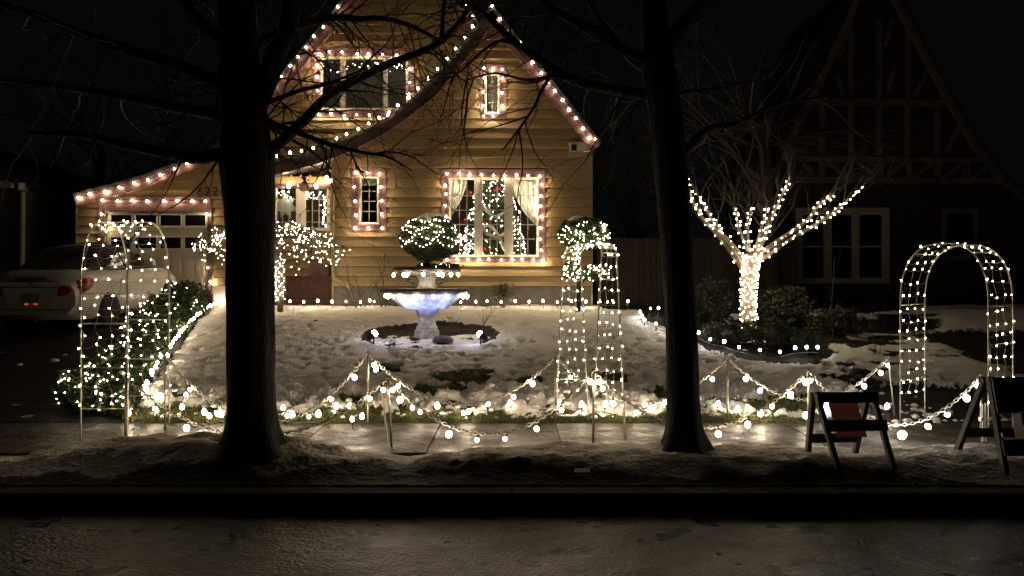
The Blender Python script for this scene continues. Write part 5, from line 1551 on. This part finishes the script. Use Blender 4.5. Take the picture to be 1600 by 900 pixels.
rk = [(1360, -60), (1400, 2), (1446, 90), (1490, 170), (1522, 226), (1562, 276), (1602, 308), (1642, 342)]
b = MB(); b.strip([XZ(x + 5, y - 3, UY - .3) for x, y in rk], [XZ(x - 4, y + 4, UY - .3) for x, y in rk], UY - .34, UY - .28); part('rake_board', b, M['timber'], tud)
b = MB(); b.strip([XZ(x + 9, y - 7, UY - .3) for x, y in rk], [XZ(x + 4, y - 2, UY - .3) for x, y in rk], UY - .36, UY + 6); part('roof', b, M['shingle'], tud)
rk2 = [(1362, -60), (1325, 36), (1270, 152), (1246, 198), (1225, 250)]
b = MB(); b.strip([XZ(x - 5, y - 3, UY - .3) for x, y in rk2], [XZ(x + 4, y + 3, UY - .3) for x, y in rk2], UY - .34, UY - .28); part('rake_board', b, M['timber'], tud)
wf = MB()
for r in ((1243, 325, 1388, 336), (1243, 434, 1388, 443), (1243, 336, 1253, 434), (1377, 336, 1388, 434), (1286, 336, 1298, 434), (1330, 336, 1341, 434)): rectbar(wf, *r, UY, .07, 0)
w_ = part('window', wf, M['tudorwin'], tud)
for (a, c) in ((1253, 1286), (1298, 1330), (1341, 1377)):
    b = MB(); rectbar(b, a, 336, c, 434, UY, .01, .01); part('pane', b, M['carglass'], w_)
    b = MB(); rectbar(b, a, 384, c, 386.5, UY - .01, .02, 0); part('muntin', b, M['tudorwin'], w_)
wf = MB()
for r in ((1472, 326, 1526, 333), (1472, 333, 1477, 400), (1520, 333, 1526, 400), (1472, 400, 1526, 405)): rectbar(wf, *r, UY, .05, 0)
w_ = part('window', wf, M['timber'], tud); b = MB(); rectbar(b, 1477, 333, 1520, 400, UY, .01, .01); part('pane', b, M['carglass'], w_)
b = MB(); b.tube([W(1300, 470, 18.3), W(1304, 402, 18.3)], .012, 5); tag(part('garden_stake', b, M['post']), 'thin pale stake standing before the half-timbered house window', 'stake')

# ------------------------------------------------------------------ fence between the houses
fn = thing('board_fence', (W(1080, 0, 18.2).x, 18.2, 1.2), 'brown vertical board fence between the two houses behind the lit tree', 'fence')
x = W(932, 0, 18.2).x; xe = W(1243, 0, 18.2).x
while x < xe:
    b = MB(); h = W(0, 372 + random.uniform(-1.5, 1.5), 18.2).z; dy = random.uniform(-.008, .008)
    b.box(x + .004, x + .136, 18.2 + dy, 18.225 + dy, 1.1, h); part('board', b, M['fence'], fn); x += .142
b = MB(); b.box(W(932, 0, 18.2).x, xe, 18.24, 18.30, 1.6, 1.69); b.box(W(932, 0, 18.2).x, xe, 18.24, 18.30, 2.45, 2.54); part('rail', b, M['fence'], fn)

# ------------------------------------------------------------------ neighbour house at the left edge, trees behind
NY = 19.5
nb = thing('neighbour_house', (W(0, 0, NY).x, NY, 1.2), 'dim grey neighbour house with a white downspout at the left edge', 'house')
b = MB(); b.box(W(-160, 0, NY).x, W(33, 0, NY).x, NY, NY + 8, .9, W(0, 296, NY).z); part('wall', b, M['neigh'], nb)
b = MB(); b.tube([W(36, 300, NY - .1), W(35, 430, NY - .1)], .055, 6); part('downspout', b, M['neightrim'], nb)
b = MB(); b.strip([XZ(-160, 280, NY), XZ(32, 286, NY)], [XZ(-160, 290, NY), XZ(32, 296, NY)], NY - .35, NY - .25); part('gutter', b, M['neightrim'], nb)
b = MB(); b.bar(W(33, 291, NY - .3), W(64, 304, NY + 3), .12, .18, (0, 0, 1)); part('eave_board', b, M['neightrim'], nb)
b = MB(); b.strip([XZ(-200, 180, NY), XZ(40, 283, NY)], [XZ(-200, 188, NY), XZ(40, 291, NY)], NY - .4, NY + 8); part('roof', b, M['shingle'], nb)

def far_tree(px, Y, H, label, seed):
    rnd = random.Random(seed); x = (px - 800) / F * Y
    t = thing('bare_tree', (x, Y, 1.2), label, 'tree', 'bare trees in the dark background')
    b = MB(); p = Vector((x, Y, 1.1)); q, r_ = smooth_path([p, p + Vector((rnd.uniform(-.2, .2), 0, H * .3)), p + Vector((rnd.uniform(-.4, .4), 0, H * .6))], [.22, .16, .10])
    b.tube(q, r_, 8); part('trunk', b, M['bark'], t, smooth=True)
    b = MB()
    for k in range(16):
        i = rnd.randint(len(q) // 2, len(q) - 1)
        grow(b, q[i], (rnd.uniform(-1, 1), rnd.uniform(-.8, .6), rnd.uniform(.2, 1)), H * rnd.uniform(.3, .5), .045, 3, rnd, kids=4, spread=.6)
    part('crown', b, M['twig'], t, kind='stuff')
far_tree(1215, 17.2, 6.5, 'bare tree with pale limbs behind the lit tree, before the half-timbered house', 31)
far_tree(985, 19.5, 5.0, 'bare tree in the dark gap right of the yellow house corner', 33)
far_tree(150, 24, 8.0, 'bare tree behind the garage roof at the left', 35)
